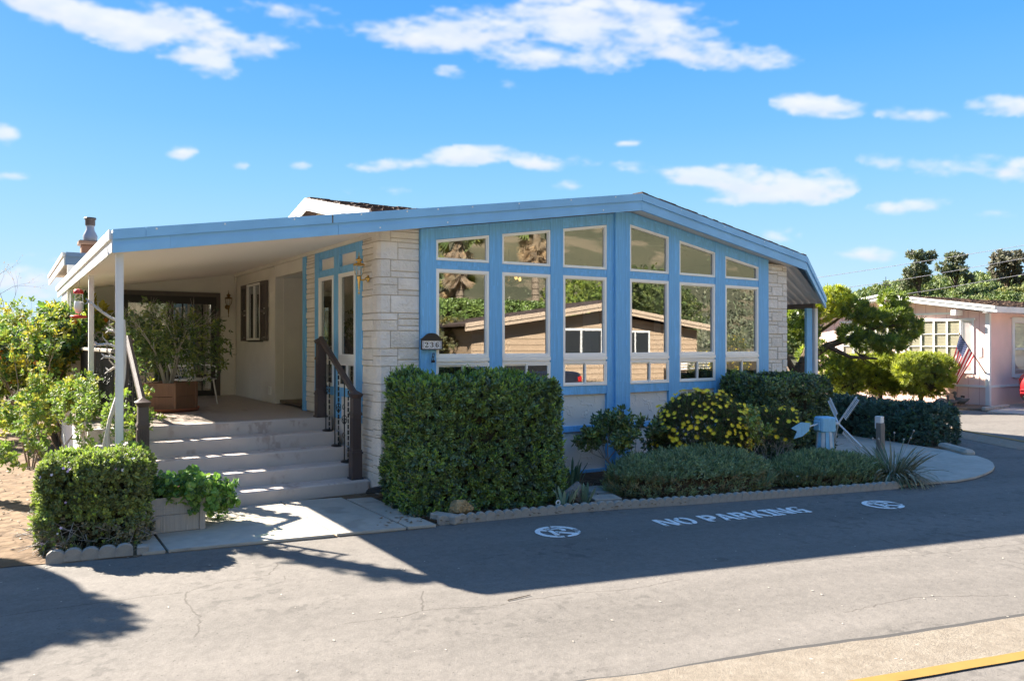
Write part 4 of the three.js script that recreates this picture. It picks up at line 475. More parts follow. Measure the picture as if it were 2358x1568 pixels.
{ const t = clippedHedge('boxed_hedge', 'small square sunlit hedge with pink flecks by the road edge', -3.74, 7.06, Math.atan2(.37, .93), .40, .44, .74, { n: 8500, len: .036, wid: .024, cols: [[.095, .115, .026], [.115, .14, .03], [.135, .155, .035], [.075, .09, .028]], lowCols: [[.07, .085, .035], [.10, .09, .05]], tipCols: [[.17, .22, .03], [.13, .19, .025]], tips: .22, r: .1, wob: .035, thin: .24, twigs: 420, pale: true, m: LM.soft, seed: 14, inset: .11 });
  reseed(15); const fl = []; for (let i = 0; i < 150; i++) { const { p, n } = hedgePoint(.4, .44, .74, .1, .035); if (p.y < .6 && rnd() < .75) continue; fl.push({ p: p.addScaledVector(n, .02), d: dirMix(n, .4), s: rr(.7, 1.2), c: tint([[.62, .42, .60], [.70, .55, .68], [.75, .7, .74]], .1) }); } instances('flowers', t, petals(5, .016), LM.petal, fl); }
// loose shrubs: a skeleton and leaves along its ends
function shrub(name, label, cat, pos, o) { reseed(o.seed); const t = thing(name, label, cat, pos, o.turn ?? 0, o.group); const out = { g: [], tips: [] }; for (let i = 0; i < (o.stems ?? 4); i++) { const a = i / (o.stems ?? 4) * 6.283 + rr(-.4, .4), d = V(Math.cos(a) * (o.lean ?? .5), 1, Math.sin(a) * (o.lean ?? .5)).add(o.bias ?? V(0, 0, 0)).normalize(); grow(V(Math.cos(a) * .03, 0, Math.sin(a) * .03), d, o.len * rr(.85, 1.15), o.rad, o.depth ?? 3, o, out); }
  const s = mesh(o.trunk ?? 'stems', out.g, o.bark ?? M.twig, t); const list = []; for (const q of out.tips) for (let k = 0; k < (o.per ?? 5); k++) list.push({ p: q.p.clone().addScaledVector(rdir(), rnd() * (o.puff ?? .05)).add(V(0, -(o.fall ?? 0) * rnd(), 0)), d: dirMix(q.d.clone().addScaledVector(o.hang ?? V(0, 0, 0), 1), o.mess ?? .9), s: rr(.7, 1.2), c: tint(o.cols, .3) }); instances(o.leafName ?? 'foliage', t, o.leaf, o.m ?? LM.soft, list); t.userData.tips = undefined; return { t, tips: out.tips }; }
const up0 = V(0, 0, 0);
// camellia against the wall
shrub('camellia_bush', 'loose camellia bush with dark leaves against the blue centre post', 'shrub', G(1.42, 9.95, .03), { seed: 21, stems: 5, len: .34, rad: .016, depth: 3, kids: 3, spread: .75, shrink: .72, lean: .75, bend: .15, up: V(0, .06, 0), bark: M.paleTwig, leaf: sprig(5, .07, .034, .05, 1.1), per: 2, puff: .05, m: LM.gloss, cols: [[.028, .055, .022], [.045, .075, .02], [.08, .10, .02], [.04, .05, .02]] });
// yellow daisy bushes
function daisyBush(label, X, d, o) { reseed(o.seed); const t = thing('daisy_bush', label, 'shrub', G(X, d, .03), 0, 'yellow daisy bushes in the bed'); const out = { g: [], tips: [] }; for (let i = 0; i < o.stems; i++) { const a = rnd() * 6.283; grow(V(rr(-.05, .05), 0, rr(-.05, .05)), V(Math.cos(a) * .8 + (o.bx ?? 0), rr(.5, 1.1), Math.sin(a) * .5).normalize(), o.len, .014, 3, { kids: 3, spread: .65, shrink: .7, bend: .2, up: V(0, .04, 0) }, out); } mesh('stems', out.g, o.bark ?? M.twig, t);
  const leaf = mg(Array.from({ length: 7 }, (_, i) => { const g = strip(.05, .006, .3, 2); g.rotateX(-.7 * rr(.5, 1)); g.rotateY(i * .9); g.translate(0, i * .004, 0); return g; })); const P = () => { const v = rdir(), k = Math.cbrt(rr(o.hollow ?? .25, 1)); return { p: V(v.x * o.rx * k, o.cy + v.y * o.ry * k, v.z * o.rz * k), v, k }; }; const list = []; for (let i = 0; i < o.n; i++) { const q = P(); if (fbm(q.p.x * 6 + 4, q.p.y * 6 + q.p.z * 5, 3) < .33) continue; if (o.bare && q.p.y < o.bare) continue; list.push({ p: q.p, d: dirMix(q.v.clone().addScaledVector(QY, .5), .6), s: rr(.8, 1.3), c: tint([[.04, .065, .018], [.055, .085, .02], [.05, .055, .02], [.06, .05, .025]], .35) }); } instances('foliage', t, leaf, LM.soft, list);
  const fl = [], st = []; for (let i = 0; i < o.fl; i++) { const v = rdir(); if (v.y < -.75) continue; const e = V(v.x * o.rx, o.cy + v.y * o.ry, v.z * o.rz); if (o.bare && e.y < o.bare) continue; const n = v.clone().addScaledVector(QY, .5).normalize(), tip = e.clone().addScaledVector(n, rr(.01, .09)); st.push(limb(e.clone().addScaledVector(n, -.03), tip, .0015, .001, 3)); fl.push({ p: tip, d: dirMix(n.addScaledVector(V(-.1, .2, .45), 1).normalize(), .45), s: rr(.6, 1.15), c: tint([[.78, .56, .02], [.85, .66, .03]], .08) }); } mesh('flower_stalks', st, mat(L(.06, .08, .03)), t).userData.kind = 'stuff'; instances('flowers', t, petals(9, .036, .15, .34), LM.petal, fl); return t; }
daisyBush('large yellow daisy bush in front of the windows', 2.42, 10.0, { seed: 31, stems: 9, len: .26, rx: .60, ry: .50, rz: .42, cy: .60, n: 9500, fl: 520, hollow: .3 });
daisyBush('leggy yellow daisy bush with bare pale stems beside the windmill', 3.48, 10.5, { seed: 32, stems: 7, len: .24, rx: .40, ry: .24, rz: .32, cy: .62, n: 2600, fl: 120, bare: .5, bark: M.paleTwig, hollow: .2 });
shrub('quince_shrub', 'yellow-green leaved shrub rising between the two daisy bushes', 'shrub', G(2.92, 9.9, .03), { seed: 33, stems: 4, len: .36, rad: .009, depth: 2, kids: 3, spread: .55, shrink: .7, lean: .25, leaf: sprig(4, .055, .045, .05, 1.2, .15), per: 4, puff: .07, bark: M.paleTwig, cols: [[.13, .17, .03], [.20, .22, .04], [.30, .24, .05], [.09, .13, .03]] });
// low silver-green mounds with white specks
function mound(label, X, d, a, b, h, sd) { reseed(sd); const t = thing('groundcover_mound', label, 'shrub', G(X, d, .02), Math.atan2(.33, .94), 'low silver-green mounds behind the edging'); const dome = (p) => { const q = 1 - (p.x / a) ** 2 - (p.z / b) ** 2; return q > 0 ? h * q ** .42 : 0; }; const g = new THREE.SphereGeometry(1, 28, 14, 0, 6.283, 0, 1.57), pp = g.attributes.position; for (let i = 0; i < pp.count; i++) pp.setXYZ(i, pp.getX(i) * (a - .1), Math.max(0, pp.getY(i)) ** .8 * (h - .07), pp.getZ(i) * (b - .1)); g.computeVertexNormals(); mesh('solid_core', g, mat(L(.085, .06, .04), { roughness: 1 }), t);
  const lf = mg(Array.from({ length: 8 }, (_, i) => { const s = leafGeo(rr(.022, .034), .008, .2, .1); s.rotateX(-rr(.2, .9)); s.rotateY(i * 2.4); s.translate(0, i * .007, 0); return s; })); const list = [], fl = []; for (let i = 0; i < 8500; i++) { const an = rnd() * 6.283, q = Math.sqrt(rnd()) * 1.0, p = V(Math.cos(an) * a * q, 0, Math.sin(an) * b * q); const e = fbm(p.x * 4 + sd, p.z * 4, 3), sidey = q > .93; p.y = dome(p) * (.72 + e * .55) * (sidey ? rnd() : 1); const n = V(p.x / a / a, .9 / h * .35, p.z / b / b).normalize(); if (p.y < .1 && rnd() < .3) continue; list.push({ p: p.addScaledVector(n, rr(-.05, .05)), d: dirMix(n.clone().addScaledVector(QY, .5), .55), s: rr(.8, 2.0), c: tint(p.y < h * .5 && rnd() < .7 ? [[.125, .12, .045], [.15, .115, .05], [.095, .115, .04]] : [[.11, .145, .07], [.13, .165, .08], [.09, .125, .05]], .35) }); if (rnd() < .004) fl.push({ p: p.clone().addScaledVector(n, .035), d: dirMix(n, .3), s: rr(.7, 1.3), c: L(.78, .75, .76) }); } instances('foliage', t, lf, LM.soft, list); instances('flowers', t, petals(6, .013), LM.petal, fl); }
mound('long silver-green groundcover mound below the daisies', 2.15, 9.42, 1.08, .52, .40, 41);
mound('shorter groundcover mound with white specks at the windmill foot', 3.95, 9.98, .82, .46, .25, 43);
// strap-leaved clumps
function blades(name, label, X, d, o) { reseed(o.seed); const t = thing(name, label, 'plant', G(X, d, .02), 0, o.group); const geos = [0, 1, 2, 3].map((k) => strip(o.len, o.wid, o.curl * (.3 + k * .45), 6, .4)), lists = geos.map(() => []); for (let i = 0; i < o.n; i++) { const a = rnd() * 6.283, k = Math.floor(rnd() * 4), r = rnd() * o.r; lists[k].push({ p: V(Math.cos(a) * r, 0, Math.sin(a) * r), d: V(Math.cos(a) * o.open * rr(.2, 1), 1, Math.sin(a) * o.open * rr(.2, 1)).normalize(), t: Math.PI / 2 - a + rr(-.3, .3), s: rr(.6, 1.15), c: tint(o.cols, .25) }); } lists.forEach((l, k) => l.length && instances('leaves', t, geos[k], LM.soft, l)); if (o.seedy) { const st = []; for (let i = 0; i < o.seedy; i++) { const a = rnd() * 6.283, e = V(Math.cos(a) * .25, rr(.5, .66), Math.sin(a) * .2); st.push(limb(V(0, .05, 0), e, .003, .002, 4), new THREE.SphereGeometry(.014, 6, 5).translate(e.x, e.y, e.z)); } mesh('seed_stalks', st, M.paleTwig, t).userData.kind = 'stuff'; } return t; }
blades('grass_clump', 'wide clump of arching grey-green strap leaves beside the wooden post', 4.88, 10.05, { seed: 51, n: 620, len: .58, wid: .016, curl: 1.7, open: .95, r: .16, cols: [[.09, .10, .06], [.12, .12, .075], [.06, .085, .045], [.16, .15, .10]], seedy: 6 });
blades('iris_clump', 'tall green iris clump at the foot of the blue corner post', .72, 9.55, { seed: 52, n: 34, len: .34, wid: .03, curl: .25, open: .4, r: .1, cols: [[.05, .09, .05], [.07, .11, .06]], group: 'iris clumps in the bed' });
blades('iris_clump', 'arching green lily clump close to the big hedge corner', .42, 8.86, { seed: 53, n: 60, len: .42, wid: .022, curl: 1.0, open: .75, r: .08, cols: [[.05, .09, .05], [.045, .075, .04], [.14, .13, .05]], group: 'iris clumps in the bed' });
blades('iris_clump', 'grey-green iris fans in front of the mottled rock', .56, 8.42, { seed: 54, n: 14, len: .24, wid: .034, curl: .2, open: .5, r: .1, cols: [[.11, .15, .10], [.13, .17, .11]], group: 'iris clumps in the bed' });
blades('iris_clump', 'grey-green iris fan between the rock and the square slab', .80, 8.52, { seed: 55, n: 14, len: .25, wid: .034, curl: .15, open: .45, r: .06, cols: [[.11, .15, .10], [.09, .13, .08]], group: 'iris clumps in the bed' });
blades('iris_clump', 'slim iris spears under the stucco skirt panel', 1.35, 9.85, { seed: 56, n: 20, len: .26, wid: .024, curl: .15, open: .3, r: .25, cols: [[.06, .10, .06], [.08, .12, .07]], group: 'iris clumps in the bed' });
blades('yucca', 'pale spiky plant in the dip between the two mounds', 3.0, 9.38, { seed: 57, n: 60, len: .30, wid: .016, curl: .35, open: .9, r: .04, cols: [[.11, .16, .09], [.13, .18, .10]] });
// rocks, stepping stones
function rock(name, label, X, d, s, col, sd, turn = 0) { reseed(sd); const pts = []; for (let i = 0; i < 26; i++) { const v = rdir(); pts.push(V(v.x * s[0] * rr(.75, 1), (v.y * .5 + .42) * s[1] * rr(.8, 1), v.z * s[2] * rr(.75, 1))); } const g = uvm(new ConvexGeometry(pts)); const o = mesh(name, g, mat(col, { map: cp(T.mottle, 3), bumpMap: cp(T.stone, 4), bumpScale: .02, roughness: .9 })); o.position.copy(G(X, d, .015)); o.rotation.y = turn; return tag(o, label, 'rock'); }
rock('garden_rock', 'golden tan boulder in the corner of the scalloped edging', -.52, 7.98, [.16, .24, .12], L(.46, .33, .17), 61, .4);
rock('garden_rock', 'mottled grey rock among the iris fans', .68, 8.62, [.16, .30, .14], L(.26, .22, .19), 62, 1);
{ const o = mesh('stepping_stone', lathe([[0, .05], [.2, .05], [.215, .038], [.215, 0]], 28), M.edging); o.position.copy(G(1.05, 9.22, .02)); tag(o, 'round grey stepping stone in the bed', 'stone'); const q = mesh('stepping_stone', cb(-.16, .16, 0, .05, -.13, .13, .008), M.edging); q.position.copy(G(1.03, 8.75, .02)); q.rotation.y = .25; tag(q, 'square pale stepping stone near the scalloped edging', 'stone'); const q2 = mesh('stepping_stone', cb(-.14, .14, 0, .045, -.1, .1, .008), M.edging); q2.position.copy(G(.2, 9.0, .02)); q2.rotation.y = .5; tag(q2, 'small slab half hidden beside the lily clump', 'stone'); }
{ const o = mesh('pipe_end', new THREE.TorusGeometry(.022, .008, 8, 18), M.plastic); o.position.copy(G(.485, 8.26, .10)); o.rotation.y = .4; tag(o, 'small white plastic ring standing on the scalloped edging', 'pipe'); }
// scalloped concrete edging: one bump a piece
function scallops(label, pts, step, hgt, th) { const t = thing('scalloped_edging', label, 'edging'); let acc = 0; const prof = new THREE.Shape(); prof.moveTo(-step / 2 + .001, -.01); prof.lineTo(step / 2 - .001, -.01); prof.lineTo(step / 2 - .001, hgt * .52); prof.absarc(0, hgt * .52, step / 2 - .001, 0, Math.PI, false); prof.lineTo(-step / 2 + .001, -.01); const g = uvm(new THREE.ExtrudeGeometry(prof, { depth: th, bevelEnabled: true, bevelSize: .006, bevelThickness: .006, bevelSegments: 1, curveSegments: 6 }).translate(0, 0, -th / 2)); const k = (hgt * .48) / (step / 2); g.translate(0, -hgt * .52, 0).scale(1, 1, 1); const p = g.attributes.position; for (let i = 0; i < p.count; i++) if (p.getY(i) > 0) p.setY(i, p.getY(i) * k); g.translate(0, hgt * .52, 0); g.computeVertexNormals();
  for (let i = 0; i < pts.length - 1; i++) { const a = V(pts[i][0], 0, -pts[i][1]), b = V(pts[i + 1][0], 0, -pts[i + 1][1]), l = a.distanceTo(b), dir = b.clone().sub(a).normalize(); for (; acc < l; acc += step) { const m = mesh('scallop', g, M.edging, t); m.position.copy(a).addScaledVector(dir, acc); m.position.y = rr(-.006, .004); m.rotation.y = Math.atan2(-dir.z, dir.x) + rr(-.03, .03); m.rotation.x = rr(-.03, .03); } acc -= l; } return t; }
reseed(71); scallops('long scalloped concrete edging between the bed and the road', EDGE, .098, .088, .052);
scallops('short scalloped concrete edging below the small sunlit hedge', [[-3.70, 6.36], [-3.24, 6.57]], .125, .10, .055);
{ const o = mesh('edging_block', cb(-.045, .045, 0, .075, -.05, .05, .008), M.edging); o.position.copy(G(-3.12, 6.63, .0)); o.rotation.y = .4; tag(o, 'small square concrete block ending the short edging', 'block'); const q = mesh('edging_block', cb(-.06, .06, 0, .085, -.16, .16, .012), M.edging); q.position.copy(G(-.66, 7.80, .0)); q.rotation.y = 1.0; tag(q, 'concrete return block at the corner of the long edging', 'block'); }
// wooden trough with ivy-leaf pelargonium by the small hedge
{ const w = rawWood(.55, .48, .41, 2), t = thing('wooden_trough', 'weathered grey wooden planter trough beside the small sunlit hedge', 'planter', G(-3.30, 7.42, .03), TH - .04), a = .34, b = .2, h = .32; for (const z of [b - .02, -b]) { mesh('plank', cb(-a, a - .05, 0, h * .49, z, z + .02, .004), w, t); mesh('plank', cb(-a, a - .05, h * .5, h, z, z + .02, .004), w, t); } for (const x of [-a, a - .02]) mesh('end_board', cb(x, x + .02, 0, h, -b + .022, b - .022, .004), w, t); mesh('corner_post', cb(a - .048, a + .004, -.005, h + .01, b - .024, b + .012, .005), w, t); mesh('corner_post', cb(a - .048, a + .004, -.005, h + .01, -b - .01, -b + .02, .005), w, t); mesh('soil', bx(-a + .02, a - .03, .02, h - .05, -b + .02, b - .02), M.mulch, t);
  const q = shrub('pelargonium', 'bright green pelargonium spilling from the wooden trough', 'plant', G(-3.10, 7.55, .26), { seed: 72, stems: 8, len: .15, rad: .007, depth: 2, kids: 3, spread: .8, shrink: .8, lean: 1.2, bias: V(.35, .1, -.05), up: V(.02, 0, 0), leaf: sprig(4, .05, .05, .03, 1.3, .12), per: 6, puff: .09, fall: .16, m: LM.back, cols: [[.06, .13, .02], [.09, .17, .025], [.14, .22, .03], [.05, .10, .02]] }); const fl = []; for (let i = 0; i < 12; i++) fl.push({ p: V(rr(-.1, .05), rr(.05, .16), rr(.0, .14)), d: dirMix(QY, .7), s: 1, c: tint([[.6, .16, .28], [.65, .25, .35]], .1) }); instances('flowers', q.t, petals(5, .014), LM.petal, fl); }
// the weeping fig in its tub
shrub('weeping_fig', 'weeping fig with drooping leaves in the porch planter', 'tree', Hs(-1.70, 3.70, 1.1), { seed: 81, stems: 6, len: .62, rad: .022, depth: 3, kids: 3, spread: .62, shrink: .62, lean: .34, bend: .16, up: V(0, .03, 0), trunk: 'trunk', bark: M.paleTwig, leaf: sprig(4, .065, .03, .06, .8, .2, .35), per: 3, puff: .14, fall: .75, hang: V(0, -1.3, 0), mess: .8, m: LM.back, cols: [[.05, .085, .02], [.07, .11, .02], [.12, .14, .03], [.03, .055, .022]] });
// citrus tree, with fruit
{ const q = shrub('orange_tree', 'bushy orange tree with ripe fruit beyond the porch posts', 'tree', G(-7.9, 13.7, 0), { seed: 82, stems: 6, len: .88, rad: .05, depth: 4, kids: 3, spread: .75, shrink: .68, lean: .42, bend: .16, up: V(0, .02, 0), trunk: 'trunk', leaf: sprig(6, .11, .055, .08, 1.1), per: 3, puff: .2, m: LM.back, cols: [[.05, .10, .015], [.08, .14, .015], [.15, .19, .02], [.25, .22, .02], [.035, .07, .02]] }); reseed(83); const m = mat(L(.75, .24, .02), { roughness: .5 }), g = new THREE.SphereGeometry(.042, 12, 9); for (let i = 0; i < 26; i++) { const p = pick(q.tips).p; const o = mesh('orange', g, m, q.t); o.position.copy(p).add(V(rr(-.1, .1), -.08, rr(0, .15))); if (o.position.y < .5) o.position.y += .5; } }
shrub('orange_tree', 'yellowing citrus tree at the left edge of the yard', 'tree', G(-10.4, 15.2, 0), { seed: 84, stems: 5, len: .85, rad: .05, depth: 4, kids: 3, spread: .7, shrink: .68, lean: .4, trunk: 'trunk', leaf: sprig(6, .10, .05, .08, 1.1), per: 2, puff: .16, m: LM.back, cols: [[.14, .19, .02], [.22, .22, .02], [.3, .24, .03], [.09, .14, .02]] });
// rose thicket by the first post
shrub('rose_bush', 'sunlit climbing rose with bare canes around the first porch post', 'shrub', G(-4.78, 8.6, 0), { seed: 85, stems: 9, len: .42, rad: .010, depth: 3, kids: 2, spread: .55, shrink: .78, lean: .45, bias: V(0, 0, 0), bend: .25, up: V(0, .03, 0), bark: M.paleTwig, leaf: sprig(5, .055, .038, .05, 1.2, .15), per: 2, puff: .08, m: LM.back, cols: [[.10, .15, .02], [.16, .19, .025], [.06, .10, .018], [.08, .12, .02]] });
shrub('rose_bush', 'taller rose thicket against the porch between the posts', 'shrub', G(-5.75, 9.9, 0), { seed: 86, stems: 8, len: .5, rad: .012, depth: 3, kids: 3, spread: .65, shrink: .72, lean: .5, bend: .25, leaf: sprig(5, .06, .04, .05, 1.2, .15), per: 3, puff: .1, m: LM.back, cols: [[.07, .12, .02], [.12, .17, .02], [.2, .2, .03]] });
shrub('rose_bush', 'high arching rose canes reaching above the porch eave', 'shrub', G(-6.75, 11.0, 0), { seed: 87, stems: 4, len: .98, rad: .014, depth: 3, kids: 2, spread: .42, shrink: .72, lean: .22, bend: .2, up: V(0, .07, 0), leaf: sprig(5, .07, .036, .06, 1.2, .15), per: 2, puff: .1, m: LM.back, cols: [[.10, .14, .02], [.16, .18, .02], [.06, .1, .02]] });
// bleached old vine trunk twining on the post
{ reseed(88); const t = thing('old_vine', 'bleached bare vine twisting up the first white post', 'vine', G(-4.13, 8.05, 0), 0), m = mat(L(.62, .58, .53), { roughness: .9, bumpMap: cp(T.barkB, 1, 1), bumpScale: .01 }); for (let k = 0; k < 8; k++) { const a = rr(-.1, .26), z = rr(-.1, .1); mesh('strand', tube([V(a, 0, z), V(a * .6 - .03, .3, z * .7), V(-.05 + a * .2, .62, z * .3), V(.0, .95, .02), V(.12 + k * .004, 1.35, .03), V(.155 + rr(-.01, .01), 1.75, .02 + rr(-.01, .01)), V(.14, 2.02, .0)], .017, 30, 6), m, t); }
  for (const [y, l, e, z] of [[2.0, .3, .2, .1], [1.86, .17, .05, -.05], [1.74, .2, .02, .12], [1.6, .16, .04, .06], [1.52, .2, -.03, -.1]]) { const A = V(.14, y, 0), B = V(.14 - l * .55, y + e * .3 + .02, z * .6), C = V(.14 - l, y + e, z), D = B.clone().add(V(-.05, .07, .03)); mesh('branch', [tube([A, A.clone().lerp(B, .5).add(V(0, -.015, .01)), B, C], .014, 12, 6), limb(B, D, .010, .006, 5), limb(D, D.clone().add(V(.01, .05, .02)), .006, .003, 4), limb(C, C.clone().add(V(-.05, .035, -.03)), .011, .004, 5), limb(C, C.clone().add(V(-.03, -.03, .03)), .010, .003, 5)], m, t); } }
// bare saplings and far scrub at the left edge
shrub('bare_tree', 'leafless grey tree at the far left edge of the picture', 'tree', G(-11.6, 16.5, 0), { seed: 89, stems: 2, len: 1.3, rad: .06, depth: 5, kids: 2, spread: .6, shrink: .74, lean: .2, bend: .25, trunk: 'trunk', bark: mat(L(.2, .18, .17), { roughness: .95 }), leaf: sprig(2, .03, .012, .03), per: 1, cols: [[.2, .13, .05]], leafName: 'dead_leaves' });
shrub('yard_shrub', 'dark shrub at the back of the left yard behind the garden hose', 'shrub', G(-15.3, 23.5, 0), { seed: 90, stems: 6, len: .6, rad: .03, depth: 4, kids: 3, spread: .8, shrink: .72, lean: .9, leaf: sprig(6, .12, .05, .1, 1.1), per: 2, puff: .2, cols: [[.03, .05, .02], [.05, .07, .02]] });
shrub('yard_shrub', 'pale thorny scrub beside the tree stump in the left yard', 'shrub', G(-13.4, 20.5, 0), { seed: 91, stems: 6, len: .5, rad: .02, depth: 4, kids: 3, spread: .9, shrink: .72, lean: .9, bark: M.paleTwig, leaf: sprig(3, .05, .02, .05, 1.1), per: 1, puff: .1, cols: [[.1, .1, .05]] });
{ const t = thing('tree_stump', 'grey tree trunk standing in the left yard', 'tree', G(-14.2, 22.2, 0), 0); mesh('trunk', [limb(V(0, 0, 0), V(.02, 1.1, 0), .13, .10, 10), limb(V(0, .6, 0), V(-.5, .7, .1), .05, .03, 6)], M.bark, t); }
// hoses
{ const o = mesh('garden_hose', tube([[-9.3, 18.2], [-9.6, 17.2], [-9.3, 16.9], [-9.5, 16.2], [-9.9, 15.6], [-9.4, 15.2], [-8.8, 15.5], [-8.3, 16], [-8.4, 16.6], [-8.9, 16.9], [-8.6, 17.4], [-8, 17.2]].map(([x, d]) => G(x, d, .03)), .02, 140, 6), mat(L(.36, .22, .17), { roughness: .6 })); tag(o, 'faded pink garden hose lying in loops on the bare yard soil', 'hose'); }
{ const P = []; for (let i = 0; i <= 90; i++) { const a = i / 90 * 6.283 * 3.2, r = .13 + .012 * Math.sin(a * .7); P.push(V(r * Math.cos(a) * 1.2, .03 + i * .0007 + .03 * (1 + Math.sin(a + 1)), r * Math.sin(a) * .8)); } P.push(V(.3, .03, .0), V(.5, .03, .06)); const o = mesh('soaker_hose', tube(P, .014, 200, 6), M.rubber); o.position.copy(G(-1.50, 9.0, .02)); tag(o, 'black hose coiled at the foot of the stone pier', 'hose'); }
// windmill ornament, wooden marker post
{ const t = thing('garden_windmill', 'small pale blue wooden windmill ornament with white sails in the bed', 'ornament', G(4.13, 10.35, .02), .18), lb = mat(L(.30, .62, .86), { map: cp(T.grainC, 3), roughness: .7 }), wh = mat(L(.74, .76, .78), { map: cp(T.grainC, 4), roughness: .75 });
  for (let k = 0; k < 12; k++) { const a = k / 12 * 6.283, b = (k + .92) / 12 * 6.283, p = (r, y, an) => V(r * Math.cos(an), y, r * Math.sin(an)); mesh('slat', hexa([p(.135, 0, a), p(.135, 0, b), p(.085, .60, b), p(.085, .60, a)], p(.012, 0, (a + b) / 2)), k % 2 ? lb : wh, t); }
  mesh('cap', cb(-.105, .105, .585, .79, -.1, .1, .02), lb, t); mesh('cap_back', cb(-.125, -.106, .61, .74, -.07, .07, .01), lb, t); const vane = part('tail_vane', t); mesh('rod', limb(V(-.12, .70, .03), V(-.30, .665, .08), .011, .011, 8), wh, vane); mesh('fin', prism([[-.27, .72], [-.40, .73], [-.54, .655], [-.455, .615], [-.50, .52], [-.38, .55], [-.29, .62]], .085, .10), lb, vane);
  const hub = V(.145, .70, .03), rot = part('sail_wheel', t); mesh('hub', limb(V(.10, .70, .03), V(.19, .70, .03), .022, .02, 10), wh, rot); for (let k = 0; k < 4; k++) { const a = .62 + k * Math.PI / 2, dir = V(.20, Math.cos(a), Math.sin(a)).normalize(), sd = V(0, -Math.sin(a), Math.cos(a)); const p0 = hub.clone().addScaledVector(V(1, 0, 0), .03), p1 = p0.clone().addScaledVector(dir, .46); const s = part('sail', rot); mesh('arm', limb(p0, p1, .012, .011, 6), wh, s); for (let i = 0; i < 14; i++) { const q = p0.clone().addScaledVector(dir, .13 + i * .024); mesh('sail_slat', limb(q.clone().addScaledVector(sd, -.01), q.clone().addScaledVector(sd, .075), .008, .008, 4), wh, s); } mesh('edge_bar', limb(p0.clone().addScaledVector(dir, .12).addScaledVector(sd, .06), p1.clone().addScaledVector(sd, .06), .007, .007, 4), wh, s); } }
{ const t = thing('marker_post', 'weathered wooden post with a white cap in the grass clump', 'post', G(4.98, 10.6, 0), .5); mesh('stake', cb(-.042, .042, 0, .70, -.042, .042, .006), rawWood(.25, .22, .19, 3), t); mesh('cap_board', cb(-.035, .035, .62, .79, -.062, -.043, .004), M.white, t); mesh('cap_end', cb(-.036, .036, .701, .79, -.042, .03, .004), M.white, t); }
// litter on the paving
{ reseed(95); const g = []; for (let i = 0; i < 260; i++) { const X = rr(-4, 7), d = rr(4.2, 10), s = rr(.004, .014); if (d < 7.6 + X * .36 + .1) { const l = leafGeo(s * 2, s, .1, .05); l.rotateX(-1.5); l.rotateY(rnd() * 6.3); l.translate(X, .006, -d); g.push(l); } } const o = mesh('leaf_litter', g, mat(L(.5, .44, .36), { side: THREE.DoubleSide })); tag(o, 'small dry petals and leaf scraps scattered over the road', 'litter', null, 'stuff');
  const tw = mesh('dry_twig', limb(G(-.03, 5.42, .006), G(.13, 5.53, .008), .004, .003, 5), M.twig); tag(tw, 'single dry twig lying on the sunlit road', 'twig'); }
{ reseed(96); const g = []; for (let i = 0; i < 1500; i++) { const a = rnd(), X = lerp(-1.3, 5, a), d = 7.8 + X * .37 + rr(.1, 1.8), s = rr(.012, .035), l = leafGeo(s * 2, s, .3, .1); l.rotateX(-1.4 + rr(-.3, .3)); l.rotateY(rnd() * 6.3); l.translate(X, .036 + rnd() * .01, -d); g.push(l); } for (let i = 0; i < 900; i++) { const X = rr(-8, -3.6), d = rr(6.6, 13), s = rr(.01, .03), l = leafGeo(s * 2, s, .3, .1); if (X / d > -.36) continue; l.rotateX(-1.45 + rr(-.2, .2)); l.rotateY(rnd() * 6.3); l.translate(X, .014, -d); g.push(l); } const o = mesh('leaf_litter', g, mat(L(.17, .11, .06), { side: THREE.DoubleSide })); tag(o, 'dry brown leaves on the soil of the bed and yard', 'litter', null, 'stuff'); }
// outside the frame to the left: a round-headed tree and a vine-wrapped pole whose shadows lie on the road
{ reseed(98); const t = thing('vine_pole', 'vine-wrapped wooden pole just outside the left edge of the picture', 'pole', G(-6.75, 9.3, 0), 0); mesh('pole', limb(V(0, 0, 0), V(0, 4.75, 0), .085, .075, 10), M.bark, t); const l = []; for (let i = 0; i < 500; i++) { const y = rr(.2, 4.75), a = rnd() * 6.283, r = rr(.06, .14); l.push({ p: V(r * Math.cos(a), y, r * Math.sin(a)), d: rdir(), s: rr(.7, 1.2), c: tint([[.05, .09, .02]], .3) }); } instances('foliage', t, sprig(5, .07, .045, .05), LM.soft, l); }
// ------------------------------------------------------------ across the side street
struct('gravel_bed', slab([hl(17.9, 2.0), hl(19.2, 2.35), hl(19.2, 9.5), hl(14.4, 9.5), hl(14.4, 4.6), hl(17.1, 3.4)], 0, .05), mat(L(.44, .40, .36), { map: cp(T.gravel, 2.2), bumpMap: cp(T.fine, 6), bumpScale: .03, roughness: 1 }));
struct('pink_driveway', slab([hl(17.6, -2.6), hl(31, -2.6), hl(31, 2.6), hl(19.25, 2.6), hl(18.9, 2.15), hl(17.4, 1.7)], 0, .03), M.walk);
struct('lot_soil', slab([hl(19.2, 2.55), hl(60, 2.55), hl(60, 30), hl(16.9, 30), hl(16.9, 9.5), hl(19.2, 9.5)], 0, .02), M.soil);
{ const t = thing('bed_border', 'row of pale border stones round the gravel bed of the pink home', 'edging', Hs(19.2, 2.1), TH); reseed(100); for (let i = 0; i < 12; i++) { const g = cb(-.11, .11, 0, .12, -.06, .06, .03), m = mesh('border_stone', g, M.edging, t); m.position.set(-1.4 + i * .12 + 0, 0, -.05 + .1 * (i / 12) + .22 - i * .02); m.rotation.y = rr(-.4, .4); } }
